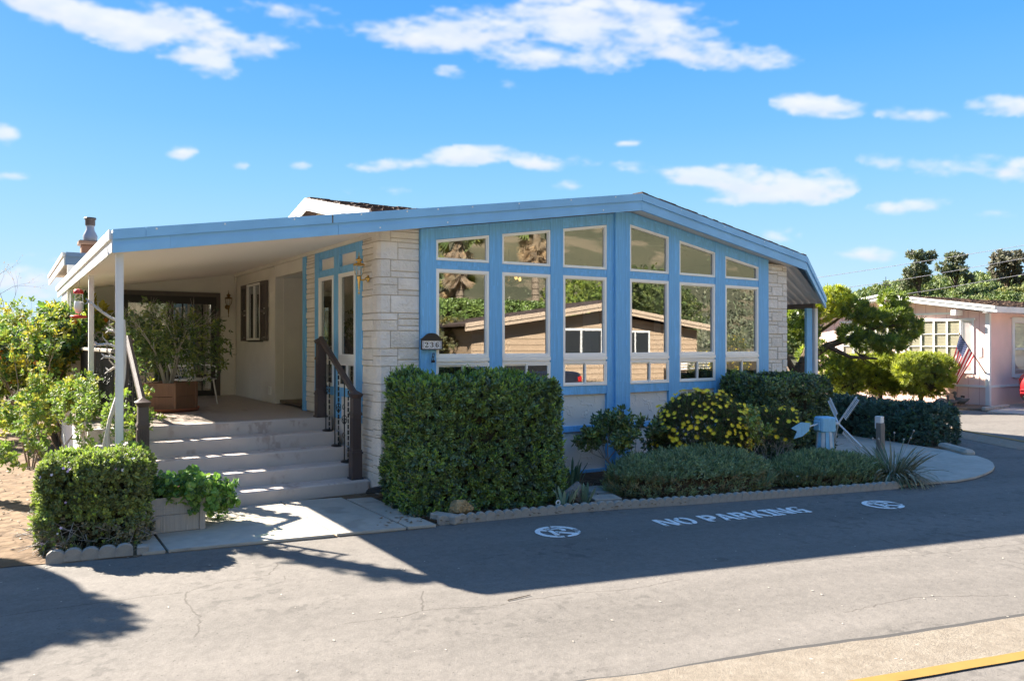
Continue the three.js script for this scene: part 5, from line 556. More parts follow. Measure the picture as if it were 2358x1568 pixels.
{ const H = thing('pink_home', 'pale pink home with white trim and brown shingle roof across the street', 'house', Hs(19.25, 2.55), TH), pink = mat(L(.92, .65, .59), { map: cp(T.mottle, .5), bumpMap: cp(T.grainB, 2, .2), bumpScale: .004, roughness: .8 }), wt = M.white, WD = 5.88, LEN = 11, ov = .34, rise = .55;
  const wallTop = (w) => 3.12 - Math.abs(w - 2.94) * .172;
  mesh('gable_wall', side(prism([[0, 0], [WD, 0], [WD, wallTop(WD)], [2.94, wallTop(2.94)], [0, wallTop(0)]], -.1, 0)), pink, H); mesh('side_wall', hb(.1, LEN, 0, 2.62, 0, .1), pink, H); mesh('rear_wall', [hb(.1, LEN, 0, 2.6, WD - .1, WD), hb(LEN - .1, LEN, 0, 2.6, .1, WD - .1)], pink, H);
  for (let w = .25; w < WD; w += .305) mesh('panel_groove', side(bx(w, w + .012, .02, Math.min(wallTop(w), wallTop(w + .012)) - .02, .0, .0035)), mat(L(.62, .33, .31)), H);
  const tr = (n, w0, w1, h0, h1, z = .025) => mesh(n, side(bx(w0, w1, h0, h1, .002, z)), wt, H);
  tr('corner_board', 0, .085, 0, 2.6, .03); mesh('corner_board', hb(-.03, .07, 0, 2.6, -.025, -.002), wt, H); tr('skirt_trim', .09, WD, .535, .60); mesh('skirt_trim', hb(.07, LEN, .535, .60, -.022, -.002), wt, H); tr('gable_band', .8, WD, 2.606, 2.665); tr('batten', 2.4, 2.47, .6, 2.6); tr('batten', 2.66, 2.73, .6, 2.6);
  const win = (w0, w1, h0, h1, nx) => { const p = part('window', H); mesh('blind', side(bx(w0, w1, h0, h1, .004, .012)), mat(L(.40, .37, .27), { roughness: .7 }), p); for (let i = 0; i < 26; i++) { const y = lerp(h0, h1, i / 26); mesh('blind_slat', side(bx(w0, w1, y, y + .004, .012, .018)), mat(L(.46, .43, .32)), p); } mesh('pane', side(bx(w0, w1, h0, h1, .026, .0262)), M.clear, p); for (let i = 0; i <= nx; i++) { const w = lerp(w0, w1, i / nx); mesh('mullion', side(bx(w - .022, w + .022, h0 - .02, h1 + .02, .024, .05)), wt, p); } for (const k of [1 / 3, 2 / 3]) mesh('muntin', side(bx(w0, w1, lerp(h0, h1, k) - .01, lerp(h0, h1, k) + .01, .027, .045)), wt, p); mesh('head_trim', side(bx(w0 - .4, w1 + .1, h1 + .02, h1 + .085, .003, .06)), wt, p); mesh('sill', side(bx(w0 - .06, w1 + .06, h0 - .07, h0 - .021, .003, .06)), wt, p); };
  win(.756, 2.285, 1.326, 2.40, 4); win(2.95, 4.5, 1.326, 2.40, 4);
  const sp = part('shutter', H); mesh('shutter_frame', side(mg(frameG(rect(.40, .74, .92, 2.45), .05, .003, .03))), wt, sp); for (let i = 0; i < 46; i++) { const y = .98 + i * .031; mesh('slat', side(hexa([V(.45, y, .004), V(.69, y, .004), V(.69, y + .004, .004), V(.45, y + .004, .004)], V(0, .022, .012))), wt, sp); }
  const sv = part('foundation_vent', H); mesh('opening', side(bx(.66, .77, .01, .28, .002, .006)), M.dark, sv); mesh('opening', side(bx(3.3, 3.4, .05, .25, .002, .006)), M.dark, sv);
  const nb = part('number_board', H); mesh('board', side(bx(.18, .285, 1.385, 1.665, .002, .02)), mat(L(.55, .50, .47)), nb); for (let i = 0; i < 5; i++) mesh('row', side(bx(.2, .265, 1.41 + i * .05, 1.435 + i * .05, .02, .024)), wt, nb);
  // side window and its shutters
  const s2 = part('window', H); mesh('pane', hb(1.42, 2.3, .9, 2.35, -.012, -.008), M.clear, s2); mesh('blind', hb(1.42, 2.3, .9, 2.35, -.004, -.0015), mat(L(.5, .47, .4)), s2); mesh('casing', [hb(1.26, 1.4, .8, 2.46, -.03, -.002), hb(1.4, 2.4, 2.36, 2.46, -.03, -.002), hb(1.4, 2.4, .78, .88, -.03, -.002), hb(1.2, 2.5, 2.46, 2.52, -.06, -.002)], wt, s2); mesh('meeting_rail', hb(1.42, 2.3, 1.58, 1.64, -.028, -.013), wt, s2);
  // roof
  const ap = [2.94, 3.275], eL = [-.35, 2.775], eR = [WD + .35, 2.775], rf = part('roof', H); const q3 = (x, w, h) => V(x, h, -w), slabq = (a, b, c, d, th) => uvm(new ConvexGeometry([a, b, c, d].flatMap((p) => [p, p.clone().add(V(0, -th, 0))])));
  const sm = [0, 1, 2].map((k) => mat(L(.36 - k * .05, .235 - k * .035, .165 - k * .025), { map: M.shingle.map, roughness: .95 }));
  mesh('roof_deck', slabq(q3(-ov, ...ap), q3(LEN, ...ap), q3(LEN, ...eL), q3(-ov, ...eL), .1), sm[1], rf); mesh('roof_deck', slabq(q3(-ov, ...ap), q3(LEN, ...ap), q3(LEN, ...eR), q3(-ov, ...eR), .1), sm[1], rf);
  reseed(101); const N = 17; for (let r = 0; r < N; r++) { const t0 = r / N, t1 = (r + 1.15) / N, A = (t) => [lerp(eL[0], ap[0], t), lerp(eL[1], ap[1], t) + .004]; const tabs = []; for (let x = -ov - (r % 2) * .14; x < LEN; x += .29) { const x0 = Math.max(-ov, x), x1 = x + .27; const dy = rr(.012, .03), d0 = rr(-.008, .008); const [w0, h0] = A(t0 + d0), [w1, h1] = A(t1); tabs.push(uvm(new ConvexGeometry([q3(x0, w0, h0), q3(x1, w0, h0), q3(x0, w0, h0 + dy), q3(x1, w0, h0 + dy), q3(x0, w1, h1), q3(x1, w1, h1)]))); } mesh('shingle_course', tabs, sm[r % 3], rf).userData.kind = 'stuff'; }
  const rake = (a, b, o, h0, h1) => uvm(new ConvexGeometry([a, b].flatMap(([w, h]) => [V(-ov - o, h + h0, -w), V(-ov - o - .03, h + h0, -w), V(-ov - o, h + h1, -w), V(-ov - o - .03, h + h1, -w)])));
  for (const e of [eL, eR]) { mesh('rake_board', rake(ap, e, 0, -.155, -.01), wt, rf); mesh('rake_cap', rake(ap, e, .031, -.05, .015), wt, rf); } mesh('eave_fascia', [hb(-ov - .03, LEN, 2.62, 2.775, -.385, -.355)], wt, rf); mesh('eave_soffit', hb(-ov, LEN, 2.615, 2.63, -.35, 0), wt, rf); mesh('gable_soffit', [slabq(q3(-ov, 2.94, 3.12), q3(0, 2.94, 3.12), q3(0, -.3, 2.62), q3(-ov, -.3, 2.62), .012), slabq(q3(-ov, 2.94, 3.12), q3(0, 2.94, 3.12), q3(0, WD + .3, 2.62), q3(-ov, WD + .3, 2.62), .012)], wt, rf);
  mesh('outrigger_beam', side(cb(.70, .84, 2.56, 2.72, .0, ov + .06, .01)), wt, rf); mesh('outrigger_beam', side(cb(2.87, 3.01, 2.86, 3.05, .0, ov + .04, .01)), wt, rf);
  const vn = thing('weather_vane', 'black weather vane on the ridge of the pink home', 'weather vane', Hs(18.98, 5.42, 3.26), TH); mesh('pole', limb(V(0, 0, 0), V(0, .55, 0), .014, .008, 6), M.iron, vn); mesh('arrow', [limb(V(-.22, .3, 0), V(.22, .3, 0), .01, .01, 5), limb(V(0, .3, -.18), V(0, .3, .18), .008, .008, 5), prism([[.22, .27], [.28, .3], [.22, .33]], -.005, .005)], M.iron, vn); }
// flag on a wall pole
{ const t = thing('porch_flag', 'striped flag with a starred blue canton on a slanting pole at the pink home', 'flag', Hs(19.2, 2.62, .95), TH); const tip = V(-.8, 1.10, -.30); mesh('pole', limb(V(0, 0, 0), tip, .014, .011, 8), M.iron, t); mesh('bracket', limb(V(.05, -.03, 0), V(-.03, .03, -.01), .022, .022, 8), M.iron, t); mesh('finial', new THREE.SphereGeometry(.025, 10, 8).translate(tip.x, tip.y, tip.z), M.brass, t);
  const cv = document.createElement('canvas'); cv.width = 380; cv.height = 200; const x = cv.getContext('2d'); for (let i = 0; i < 13; i++) { x.fillStyle = i % 2 ? '#f4ecec' : '#b8303c'; x.fillRect(0, i * 200 / 13, 380, 200 / 13 + 1); } x.fillStyle = '#3c4a78'; x.fillRect(0, 0, 152, 108); x.fillStyle = '#f4f4f4'; for (let r = 0; r < 9; r++) for (let c = 0; c < (r % 2 ? 5 : 6); c++) { x.beginPath(); for (let k = 0; k < 10; k++) { const a = k * .6283 - 1.5708, q = k % 2 ? 2 : 5; x.lineTo(14 + c * 25 + (r % 2) * 12.5 + q * Math.cos(a), 11 + r * 10.8 + q * Math.sin(a)); } x.fill(); }
  const ct = new THREE.CanvasTexture(cv); ct.colorSpace = THREE.SRGBColorSpace; const nu = 22, nv = 16, P = [], UV = [], I = []; for (let j = 0; j <= nv; j++) for (let i = 0; i <= nu; i++) { const s = i / nu, v = j / nv; // the hoist runs down the pole from the tip, the cloth hangs from it
    const hx = lerp(.97, .42, v), base = tip.clone().multiplyScalar(hx); const drop = s * .86, fold = .05 * Math.sin(v * 13 + s * 2.2) * (.35 + s * .65); P.push(base.x + .06 * s + fold, base.y - drop * (1 - .05 * v), base.z - fold * .9 - .30 * s - (v - .2) * .25 * s); UV.push(s, 1 - v); if (i < nu && j < nv) { const a = j * (nu + 1) + i, b = a + nu + 1; I.push(a, b, a + 1, a + 1, b, b + 1); } }
  const g = new THREE.BufferGeometry(); g.setAttribute('position', new THREE.BufferAttribute(new Float32Array(P), 3)); g.setAttribute('uv', new THREE.BufferAttribute(new Float32Array(UV), 2)); g.setIndex(I); g.computeVertexNormals(); mesh('cloth', g, new THREE.MeshPhysicalMaterial({ map: ct, roughness: .9, side: THREE.DoubleSide, transmission: .3, thickness: 0 }), t); }
// junipers
function juniperPuff(list, c, r, n, cols) { for (let i = 0; i < n; i++) { const v = rdir(), k = .62 + .38 * Math.sqrt(rnd()), e = 1 + (fbm(v.x * 3 + c.x * 2 + 9, v.y * 3 + v.z * 2 + c.y, 3) - .5) * .7; list.push({ p: V(c.x + v.x * r.x * k * e, c.y + v.y * r.y * k * e, c.z + v.z * r.z * k * e), d: dirMix(v.clone().addScaledVector(QY, .7), .5), s: rr(.7, 1.3), c: tint(cols, .35) }); } }
reseed(110); const tuft = mg(Array.from({ length: 11 }, (_, i) => { const g = leafGeo(rr(.09, .15), .022, .4, .1); g.rotateX(-rr(.1, .75)); g.rotateY(i * 2.4); g.translate(0, i * .006, 0); return g; }));
const JC = [[.085, .12, .008], [.12, .16, .010], [.16, .19, .012], [.05, .08, .010]];
const TC = [[.14, .165, .010], [.18, .20, .012], [.22, .235, .015], [.10, .125, .010]];
function topiary(label, X, d, r, h) { const t = thing('clipped_juniper', label, 'shrub', G(X, d, .04), 0, 'clipped junipers before the pink home'); mesh('trunk', [limb(V(0, 0, 0), V(.03, h * .35, 0), .07, .05, 7), limb(V(.03, h * .3, 0), V(-.15, h * .5, 0), .04, .03, 6)], M.bark, t); const core = new THREE.SphereGeometry(1, 18, 12).scale(r * .74, h * .36, r * .68).translate(0, h * .6, 0); mesh('solid_core', core, M.twigDark, t); const l = []; juniperPuff(l, V(0, h * .6, 0), V(r, h * .42, r * .9), Math.round(1500 * r), TC); for (let i = 0; i < 5; i++) juniperPuff(l, V(rr(-.7, .7) * r, h * rr(.55, .82), rr(-.3, .7) * r), V(r * .42, h * .22, r * .42), Math.round(260 * r), TC); for (const e of l) e.p.y = Math.min(e.p.y, h * rr(.90, .98)); instances('foliage', t, tuft, LM.back, l); }
topiary('leftmost and smallest of the clipped junipers before the pink home', 9.62, 22.6, .52, 1.34); topiary('middle clipped juniper before the pink home', 10.75, 22.9, .62, 1.40); topiary('rightmost and widest of the clipped junipers before the pink home', 11.62, 22.3, .86, 1.42);
{ reseed(112); const t = thing('juniper_tree', 'gnarled juniper tree with layered bright green clumps behind the carport post', 'tree', G(8.07, 22.0, 0), 0); const lim = [], puffs = []; const B = (pts, r0, r1) => { for (let i = 0; i < pts.length - 1; i++) lim.push(limb(pts[i], pts[i + 1], lerp(r0, r1, i / (pts.length - 1)), lerp(r0, r1, (i + 1) / (pts.length - 1)), 7)); }; const base = [V(0, 0, 0), V(-.1, .6, 0), V(.05, 1.2, .05)];
  B(base, .2, .16); B([V(.05, 1.2, .05), V(.7, 1.7, .2), V(1.3, 1.9, .3), V(2.1, 2.25, .3), V(2.9, 2.35, .2)], .12, .04); B([V(.05, 1.2, .05), V(.4, 2, 0), V(.5, 2.7, 0), V(.8, 3.2, 0)], .12, .04); B([V(-.1, .9, 0), V(-.6, 1.7, .1), V(-1, 2.3, .1)], .1, .04); B([V(.7, 1.7, .2), V(1.2, 1.4, .5), V(1.9, 1.35, .6)], .07, .03); B([V(.4, 2, 0), V(1.2, 2.5, -.2), V(1.7, 2.8, -.2)], .07, .03); for (let i = 0; i < 60; i++) { const a = pick([V(1.6, 2.1, .3), V(2.3, 2.25, .3), V(.5, 2.6, 0), V(-.7, 1.9, .1), V(1.5, 1.4, .5), V(1.2, 2.5, -.2)]); const q = a.clone().add(V(rr(-.4, .4), rr(-.3, .35), rr(-.2, .5))); lim.push(limb(a, q, .02, .006, 4)); } mesh('trunk', lim, M.bark, t);
  const l = []; for (const [x, y, z, a, b, n, yel] of [[.95, 3.02, .1, .42, .27, 330, 1], [.6, 2.68, .2, .36, .25, 260, 1], [1.4, 2.72, .2, .36, .26, 260], [1.75, 2.5, .3, .3, .22, 190], [2.05, 2.38, .2, .34, .24, 230], [2.62, 2.55, .2, .36, .28, 270], [2.92, 2.22, .3, .3, .3, 230], [2.4, 2.98, .1, .16, .2, 80], [2.8, 2.95, .1, .15, .17, 70], [1.72, 1.8, .4, .36, .2, 220], [2.28, 1.72, .5, .42, .2, 260], [1.25, 2.02, .4, .3, .2, 160], [2.6, 1.95, .4, .26, .18, 130], [-.15, 2.62, .2, .36, .28, 240], [.12, 2.1, .3, .3, .26, 180], [-.6, 2.2, .2, .4, .3, 230], [-1.0, 1.7, .2, .42, .32, 240], [.6, 1.4, -.2, .5, .35, 260], [1.0, 1.1, -.3, .5, .35, 220]]) juniperPuff(l, V(x, y, z), V(a, b, a * .9), n, yel ? [[.26, .26, .01], [.2, .22, .01], [.15, .18, .01]] : JC); instances('foliage', t, tuft, LM.back, l); }
shrub('yard_shrub', 'dark shrub in the shade behind the carport post', 'shrub', Hs(13.5, 14, 0), { seed: 113, stems: 7, len: .7, rad: .03, depth: 4, kids: 3, spread: .8, shrink: .74, lean: .8, leaf: sprig(6, .14, .06, .1, 1.1), per: 2, puff: .25, cols: [[.02, .035, .015], [.03, .045, .015]] });
{ const o = mesh('flower_pot', lathe([[0, 0], [.16, 0], [.2, .2], [.22, .2], [.22, .26], [.19, .26], [.17, .22], [0, .22]], 20), M.terracotta); o.position.copy(G(9.72, 22.0, .05)); tag(o, 'terracotta pot on the gravel by the leftmost clipped juniper', 'pot'); const p = mesh('flower_pot', lathe([[0, 0], [.2, 0], [.24, .16], [.22, .2], [0, .2]], 20), M.white); p.position.copy(G(9.35, 22.0, .05)); tag(p, 'low white bowl on the gravel beside the terracotta pot', 'pot'); }
rock('garden_rock', 'white boulder on the gravel below the juniper tree', 8.95, 21.6, [.22, .2, .18], L(.6, .57, .53), 115);
rock('garden_rock', 'tan sunlit rock at the foot of the widest clipped juniper', 11.9, 21.7, [.28, .3, .2], L(.45, .33, .25), 116);
// duck ornaments
function duck(label, X, d, s, turn) { const g = [new THREE.SphereGeometry(1, 16, 10).scale(.13, .085, .08).translate(0, .12, 0), tube([V(.08, .15, 0), V(.12, .22, 0), V(.11, .28, 0)], .03, 10, 8), new THREE.SphereGeometry(.042, 12, 8).scale(1.15, .9, .85).translate(.125, .30, 0), new THREE.ConeGeometry(.02, .07, 8).rotateZ(-1.6).translate(.185, .295, 0), new THREE.ConeGeometry(.05, .1, 8).scale(1, 1, .7).rotateZ(1.2).translate(-.15, .15, 0), limb(V(0, 0, .03), V(0, .06, .03), .01, .01), limb(V(0, 0, -.03), V(0, .06, -.03), .01, .01)]; const o = mesh('duck_ornament', g, mat(L(.13, .115, .095), { roughness: .8 })); o.position.copy(G(X, d, .05)); o.rotation.y = turn; o.scale.setScalar(s); tag(o, label, 'ornament', 'duck ornaments on the gravel'); }
duck('upright dark duck ornament beside the foundation vent', 12.42, 21.7, 1.15, 2.6); duck('crouching dark duck ornament nearest the clipped juniper', 12.1, 21.55, .9, 2.9);
// a saloon car: origin at the middle of its tail on the ground, nose toward +x
function car(name, label, paint, pos, turn) { const t = thing(name, label, 'car', pos, turn), W = .86, body = new THREE.Shape(); body.moveTo(.02, .32); body.bezierCurveTo(-.03, .5, -.02, .66, .03, .80); body.bezierCurveTo(.06, .87, .2, .89, .5, .90); body.lineTo(.95, .92); body.lineTo(2.95, .90); body.bezierCurveTo(3.6, .87, 4.1, .80, 4.38, .66); body.bezierCurveTo(4.46, .56, 4.46, .40, 4.40, .28); body.lineTo(4.0, .22); body.absarc(3.62, .30, .36, -.2, Math.PI + .2, false); body.lineTo(1.25, .22); body.absarc(.92, .30, .36, -.2, Math.PI + .2, false); body.lineTo(.1, .26);
  const m = new THREE.MeshPhysicalMaterial({ color: paint, roughness: .35, clearcoat: 1, clearcoatRoughness: .03 }); mesh('body', toCreasedNormals(new THREE.ExtrudeGeometry(body, { depth: 2 * W - .12, bevelEnabled: true, bevelSize: .05, bevelThickness: .06, bevelSegments: 4, curveSegments: 14 }).translate(0, 0, -W + .06), .7), m, t);
  const cab = (k, z) => { const s = shp([[.7 + k, .9], [1.15 + k * .7, 1.34 - k], [1.4, 1.40 - k], [2.2, 1.41 - k], [2.5, 1.36 - k], [3.15 - k, .9]]); return toCreasedNormals(new THREE.ExtrudeGeometry(s, { depth: 2 * z, bevelEnabled: true, bevelSize: .04, bevelThickness: .1, bevelSegments: 3 }).translate(0, 0, -z), .7); }; mesh('cabin', cab(0, .56), m, t); const gl = mat(L(.02, .022, .025), { roughness: .05 });
  for (const s of [-1, 1]) mesh('side_window', prism([[.95, .95], [1.28, 1.30], [2.35, 1.32], [2.85, .95]], 0, .012).translate(0, 0, s > 0 ? .655 : -.667), gl, t); mesh('rear_window', hexa([V(.72, .96, -.52), V(.72, .96, .52), V(1.06, 1.30, .46), V(1.06, 1.30, -.46)], V(-.03, .03, 0)), gl, t);
  for (const [x, s] of [[.92, 1], [.92, -1], [3.62, 1], [3.62, -1]]) { const w = part('wheel', t); mesh('tyre', new THREE.TorusGeometry(.245, .075, 10, 28).translate(x, .32, s * .76), M.rubber, w); mesh('rim', new THREE.CylinderGeometry(.19, .19, .06, 18).rotateX(Math.PI / 2).translate(x, .32, s * .78), M.alu, w); }
  const red = mat(L(.5, .02, .02), { roughness: .15 }); for (const s of [-1, 1]) mesh('tail_light', cb(-.035, .12, .60, .80, s > 0 ? .55 : -.88, s > 0 ? .88 : -.55, .03), red, t); mesh('bumper', cb(-.10, .08, .33, .52, -.84, .84, .05), m, t); mesh('bumper_valance', cb(-.05, .1, .2, .33, -.78, .78, .03), M.rubber, t); mesh('number_plate', cb(-.042, -.03, .62, .73, -.16, .16, .003), M.white, t); return t; }
car('parked_car', 'bright red car with its tail just in view at the right edge', L(.55, .02, .025), Hs(19.62, 1.08, .03), TH);
// overhead wires
[[[29.35, 6.63], [22.3, 5.4], [19.1, 4.95], [12, 4.1], 'upper'], [[29.35, 5.71], [22.77, 4.62], [20.15, 4.30], [12, 3.4], 'lower'], [[29.35, 7.38], [24, 6.53], [18.2, 5.63], [10, 4.5], 'topmost']].forEach(([a, b, c, e, n]) => { const o = mesh('overhead_wire', tube([V(a[0] + 10, a[1] + 1.8, -45), V(a[0], a[1], -45), V(b[0], b[1], -45), V(c[0], c[1], -45), V(e[0], e[1], -45)], .014, 60, 5), mat(L(.6, .6, .62), { roughness: .4 })); tag(o, `${n} of the three pale overhead wires in front of the wooded hill`, 'wire', 'overhead wires before the hill'); });
// wooded hill
const hillH = (X, d) => { const s = sstep(55, 125, d) * 7.6 + sstep(100, 260, d) * 13; return s * sstep(12, 62, X * 100 / Math.max(d, 60)) * (.8 + .35 * fbm(X * .03, d * .03, 3)); };
{ const P = [], I = [], NX = 60, ND = 40; for (let j = 0; j <= ND; j++) for (let i = 0; i <= NX; i++) { const d = lerp(48, 320, (j / ND) ** 1.4), X = lerp(-20, 320, i / NX); P.push(X, hillH(X, d) - .04, -d); if (i < NX && j < ND) { const a = j * (NX + 1) + i, b = a + NX + 1; I.push(a, a + 1, b, a + 1, b + 1, b); } } const g = new THREE.BufferGeometry(); g.setAttribute('position', new THREE.BufferAttribute(new Float32Array(P), 3)); g.setIndex(I); g.computeVertexNormals(); struct('wooded_hill', uvm(g), mat(L(.07, .085, .03), { map: cp(T.soil, .03), roughness: 1 })); }
reseed(120); const clump = mg(Array.from({ length: 8 }, (_, i) => { const g = leafGeo(rr(.5, .8), .34, .3, .2); g.rotateX(-rr(.2, 1.2)); g.rotateY(i * 2.4); g.translate(0, i * .06, 0); return g; }));
function crownTree(name, label, X, d, o) { const y = o.y ?? hillH(X, d) - .1, t = thing(name, label, 'tree', G(X, d, y), rnd() * 6, o.group); const H = o.h, r = o.r; const lim = [limb(V(0, 0, 0), V(.1, H * .55, 0), .03 * H, .016 * H, 7)]; const l = []; for (let i = 0; i < o.puffs; i++) { const a = rnd() * 6.283, q = Math.sqrt(rnd()), c = V(Math.cos(a) * r * q * .7, H * lerp(o.lo ?? .45, .88, rnd()), Math.sin(a) * r * q * .7), pr = r * (o.pr ? rr(...o.pr) : rr(.3, .5)); lim.push(limb(V(.05, H * rr(.3, .55), 0), c, .010 * H, .004 * H, 5)); juniperPuff(l, c, V(pr, pr * (o.flat ?? .75), pr), o.per ?? 46, o.cols); } mesh('trunk', lim, o.bark ?? M.bark, t); instances('crown', t, o.leaf ?? clump, LM.soft, l); return t; }
const WC = [[.055, .082, .018], [.075, .10, .02], [.095, .115, .025], [.045, .066, .018]], EC = [[.06, .075, .035], [.08, .09, .035], [.065, .07, .04]];  // eucalyptus tones lightened to stand in for distance haze
const eleaf = clump.clone().scale(.62, .62, .62);
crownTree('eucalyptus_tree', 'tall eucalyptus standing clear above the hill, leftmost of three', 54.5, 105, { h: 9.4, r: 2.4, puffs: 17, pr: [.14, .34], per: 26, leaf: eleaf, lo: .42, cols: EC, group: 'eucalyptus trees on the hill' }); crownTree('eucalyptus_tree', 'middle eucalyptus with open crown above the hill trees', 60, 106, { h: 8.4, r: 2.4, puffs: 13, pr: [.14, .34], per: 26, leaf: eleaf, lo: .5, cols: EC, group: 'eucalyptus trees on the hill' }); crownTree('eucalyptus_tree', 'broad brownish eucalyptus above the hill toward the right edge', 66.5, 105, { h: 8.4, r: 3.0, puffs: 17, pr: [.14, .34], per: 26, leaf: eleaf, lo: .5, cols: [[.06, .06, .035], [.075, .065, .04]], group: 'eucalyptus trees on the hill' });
[[41.5, 92, 3.6, 2.2], [44, 95, 3.4, 2.4], [49.5, 98, 3, 2], [52, 94, 3.2, 2.2], [50.5, 88, 3, 2.2], [56.5, 98, 4.2, 2.4], [58, 92, 3.6, 2.3], [61.5, 97, 4, 2.4], [63.5, 93, 3.4, 2.3], [66, 97, 4.6, 2.6], [69.5, 99, 5.6, 2.6], [54.5, 90, 3.2, 2], [67, 90, 3.6, 2.4], [71, 94, 4.5, 2.6], [60, 86, 3, 2.2], [46.5, 88, 2.6, 2]].sort((p, q) => p[0] / p[1] - q[0] / q[1]).forEach(([X, d, h, r], i) => crownTree('hill_tree', `${i % 2 ? 'olive' : 'green'} bushy tree, ${['first', 'second', 'third', 'fourth', 'fifth', 'sixth', 'seventh', 'eighth', 'ninth', 'tenth', 'eleventh', 'twelfth', 'thirteenth', 'fourteenth', 'fifteenth', 'sixteenth'][i]} from the left on the wooded hill`, X, d, { h: h * .8, r, puffs: 9, lo: .3, per: 120, leaf: eleaf, cols: i % 2 ? [[.10, .11, .02], [.13, .13, .03], [.08, .09, .02]] : WC, group: 'bushy trees on the wooded hill' }));
{ reseed(121); const l = []; for (let i = 0; i < 36000; i++) { const d = rr(70, 210), X = d * rr(.30, .78); const n = fbm(X * .09, d * .09, 3); const y = hillH(X, d) + rnd() * (1 + n * 3.2); l.push({ p: G(X, d, y), d: dirMix(QY, .8), s: rr(.45, .9) * d / 90, c: tint(n > .5 ? WC : [[.085, .10, .022], [.10, .11, .03], [.05, .07, .018]], .3) }); } const o = instances('hillside_wood', scene, clump, LM.soft, l); tag(o, 'dense scrub and trees covering the hill behind the pink home', 'woods', null, 'stuff'); }
function bareTree(label, X, d, h, sd) { reseed(sd); const t = thing('bare_tree', label, 'tree', G(X, d, hillH(X, d)), 0, 'bare trees before the hill'), out = { g: [], tips: [] }; grow(V(0, 0, 0), V(0, 1, 0), h * .3, h * .02, 6, { kids: 3, spread: .62, shrink: .72, bend: .2, up: V(0, .05, 0), sides: 4, seg: 1 }, out); mesh('trunk', out.g, mat(L(.34, .24, .19), { roughness: .95 }), t); }
bareTree('reddish leafless tree between the juniper and the hill', 33, 72, 5.6, 122); bareTree('thin leafless tree right of the reddish one before the hill', 37, 76, 4.6, 123); bareTree('low leafless tree leftmost before the hill', 30.5, 73, 4.6, 124);
// homes beyond ours to the rear
{ const H = thing('rear_home', 'home behind ours with blue eave, white gable and brown shingle roof', 'house', Hs(-2.6, 11, 0), TH); mesh('wing_wall', hb(.25, 5, 0, 3.42, .35, 6), mat(L(.6, .58, .53)), H); mesh('wing_fascia', [hb(0, 5, 3.47, 3.66, -.03, 0), hb(.01, 5, 3.66, 3.75, -.06, 0)], mat(L(.13, .22, .36), { roughness: .5 }), H); mesh('wing_eave', [hb(-.03, 0, 3.47, 3.66, 0, 7), hb(-.06, 0, 3.66, 3.75, 0, 7)], M.white, H); mesh('wing_roof', hb(0, 5, 3.70, 3.74, 0.0, 7), M.white, H);
  const ux = 5.7, aw = 1.0, ah = 5.62; const seg3 = (w0, h0, w1, h1, o, a, b) => uvm(new ConvexGeometry([[w0, h0], [w1, h1]].flatMap(([w, h]) => [V(ux - o, h + a, -w), V(ux - o - .03, h + a, -w), V(ux - o, h + b, -w), V(ux - o - .03, h + b, -w)]))); const L1 = [aw - 4.4, ah - .94], L2 = [aw + 4.4, ah - .94];
  mesh('gable_wall', prism([[-(aw - 4.2), 0], [-(aw + 4.2), 0], [-(aw + 4.2), ah - 1.1], [-aw, ah - .2], [-(aw - 4.2), ah - 1.1]].map(([z, y]) => [z, y]), 0, .1).applyMatrix4(new THREE.Matrix4()) && onto(prism([[aw - 4.2, 0], [aw + 4.2, 0], [aw + 4.2, ah - 1.1], [aw, ah - .2], [aw - 4.2, ah - 1.1]], -.1, 0), V(0, 0, -1), V(0, 1, 0), V(-1, 0, 0)).translate(ux + .4, 0, 0), mat(L(.34, .27, .17)), H);
  for (const e of [L1, L2]) { mesh('rake_board', seg3(aw, ah, e[0], e[1], .03, -.3, -.12), M.white, H); mesh('rake_cap', seg3(aw, ah, e[0], e[1], .062, -.16, .02), M.white, H); mesh('roof_deck', uvm(new ConvexGeometry([[aw, ah], e].flatMap(([w, h]) => [V(ux - .03, h + .03, -w), V(ux + 9, h + .03, -w), V(ux - .03, h - .05, -w), V(ux + 9, h - .05, -w)]))), M.shingle, H); }
  for (let r = 0; r < 14; r++) { const t0 = r / 14, t1 = (r + 1.1) / 14; const tabs = []; for (let x = ux - .05; x < ux + 9; x += .28) { const dy = rr(.04, .075), P0 = [lerp(L1[0], aw, t0), lerp(L1[1], ah, t0)], P1 = [lerp(L1[0], aw, t1), lerp(L1[1], ah, t1)]; tabs.push(uvm(new ConvexGeometry([V(x, P0[1] + .02, -P0[0]), V(x + .265, P0[1] + .02, -P0[0]), V(x, P0[1] + dy, -P0[0]), V(x + .265, P0[1] + dy, -P0[0]), V(x, P1[1] + .03, -P1[0]), V(x + .265, P1[1] + .03, -P1[0])]))); } mesh('shingle_course', tabs, M.shingle, H).userData.kind = 'stuff'; }
  const ch = part('chimney', H); mesh('stack', cb(.42, .82, 3.6, 4.12, -2.0, -1.6, .02), mat(L(.2, .1, .06), { map: cp(T.mottle, 2), roughness: .9 }), ch); mesh('stack_cap', cb(.36, .88, 4.12, 4.22, -2.06, -1.54, .02), mat(L(.2, .12, .08)), ch); mesh('flue', lathe([[.15, 4.22], [.16, 4.35], [.09, 4.5], [.09, 4.62]], 16).translate(.62, 0, -1.8), mat(L(.28, .29, .33), { metalness: .6, roughness: .4 }), ch); mesh('flue_cap', lathe([[.1, 4.6], [.11, 4.62], [.11, 4.74], [.13, 4.75], [.13, 4.79], [0, 4.80]], 16).translate(.62, 0, -1.8), mat(L(.07, .06, .06), { metalness: .5, roughness: .5 }), ch); }
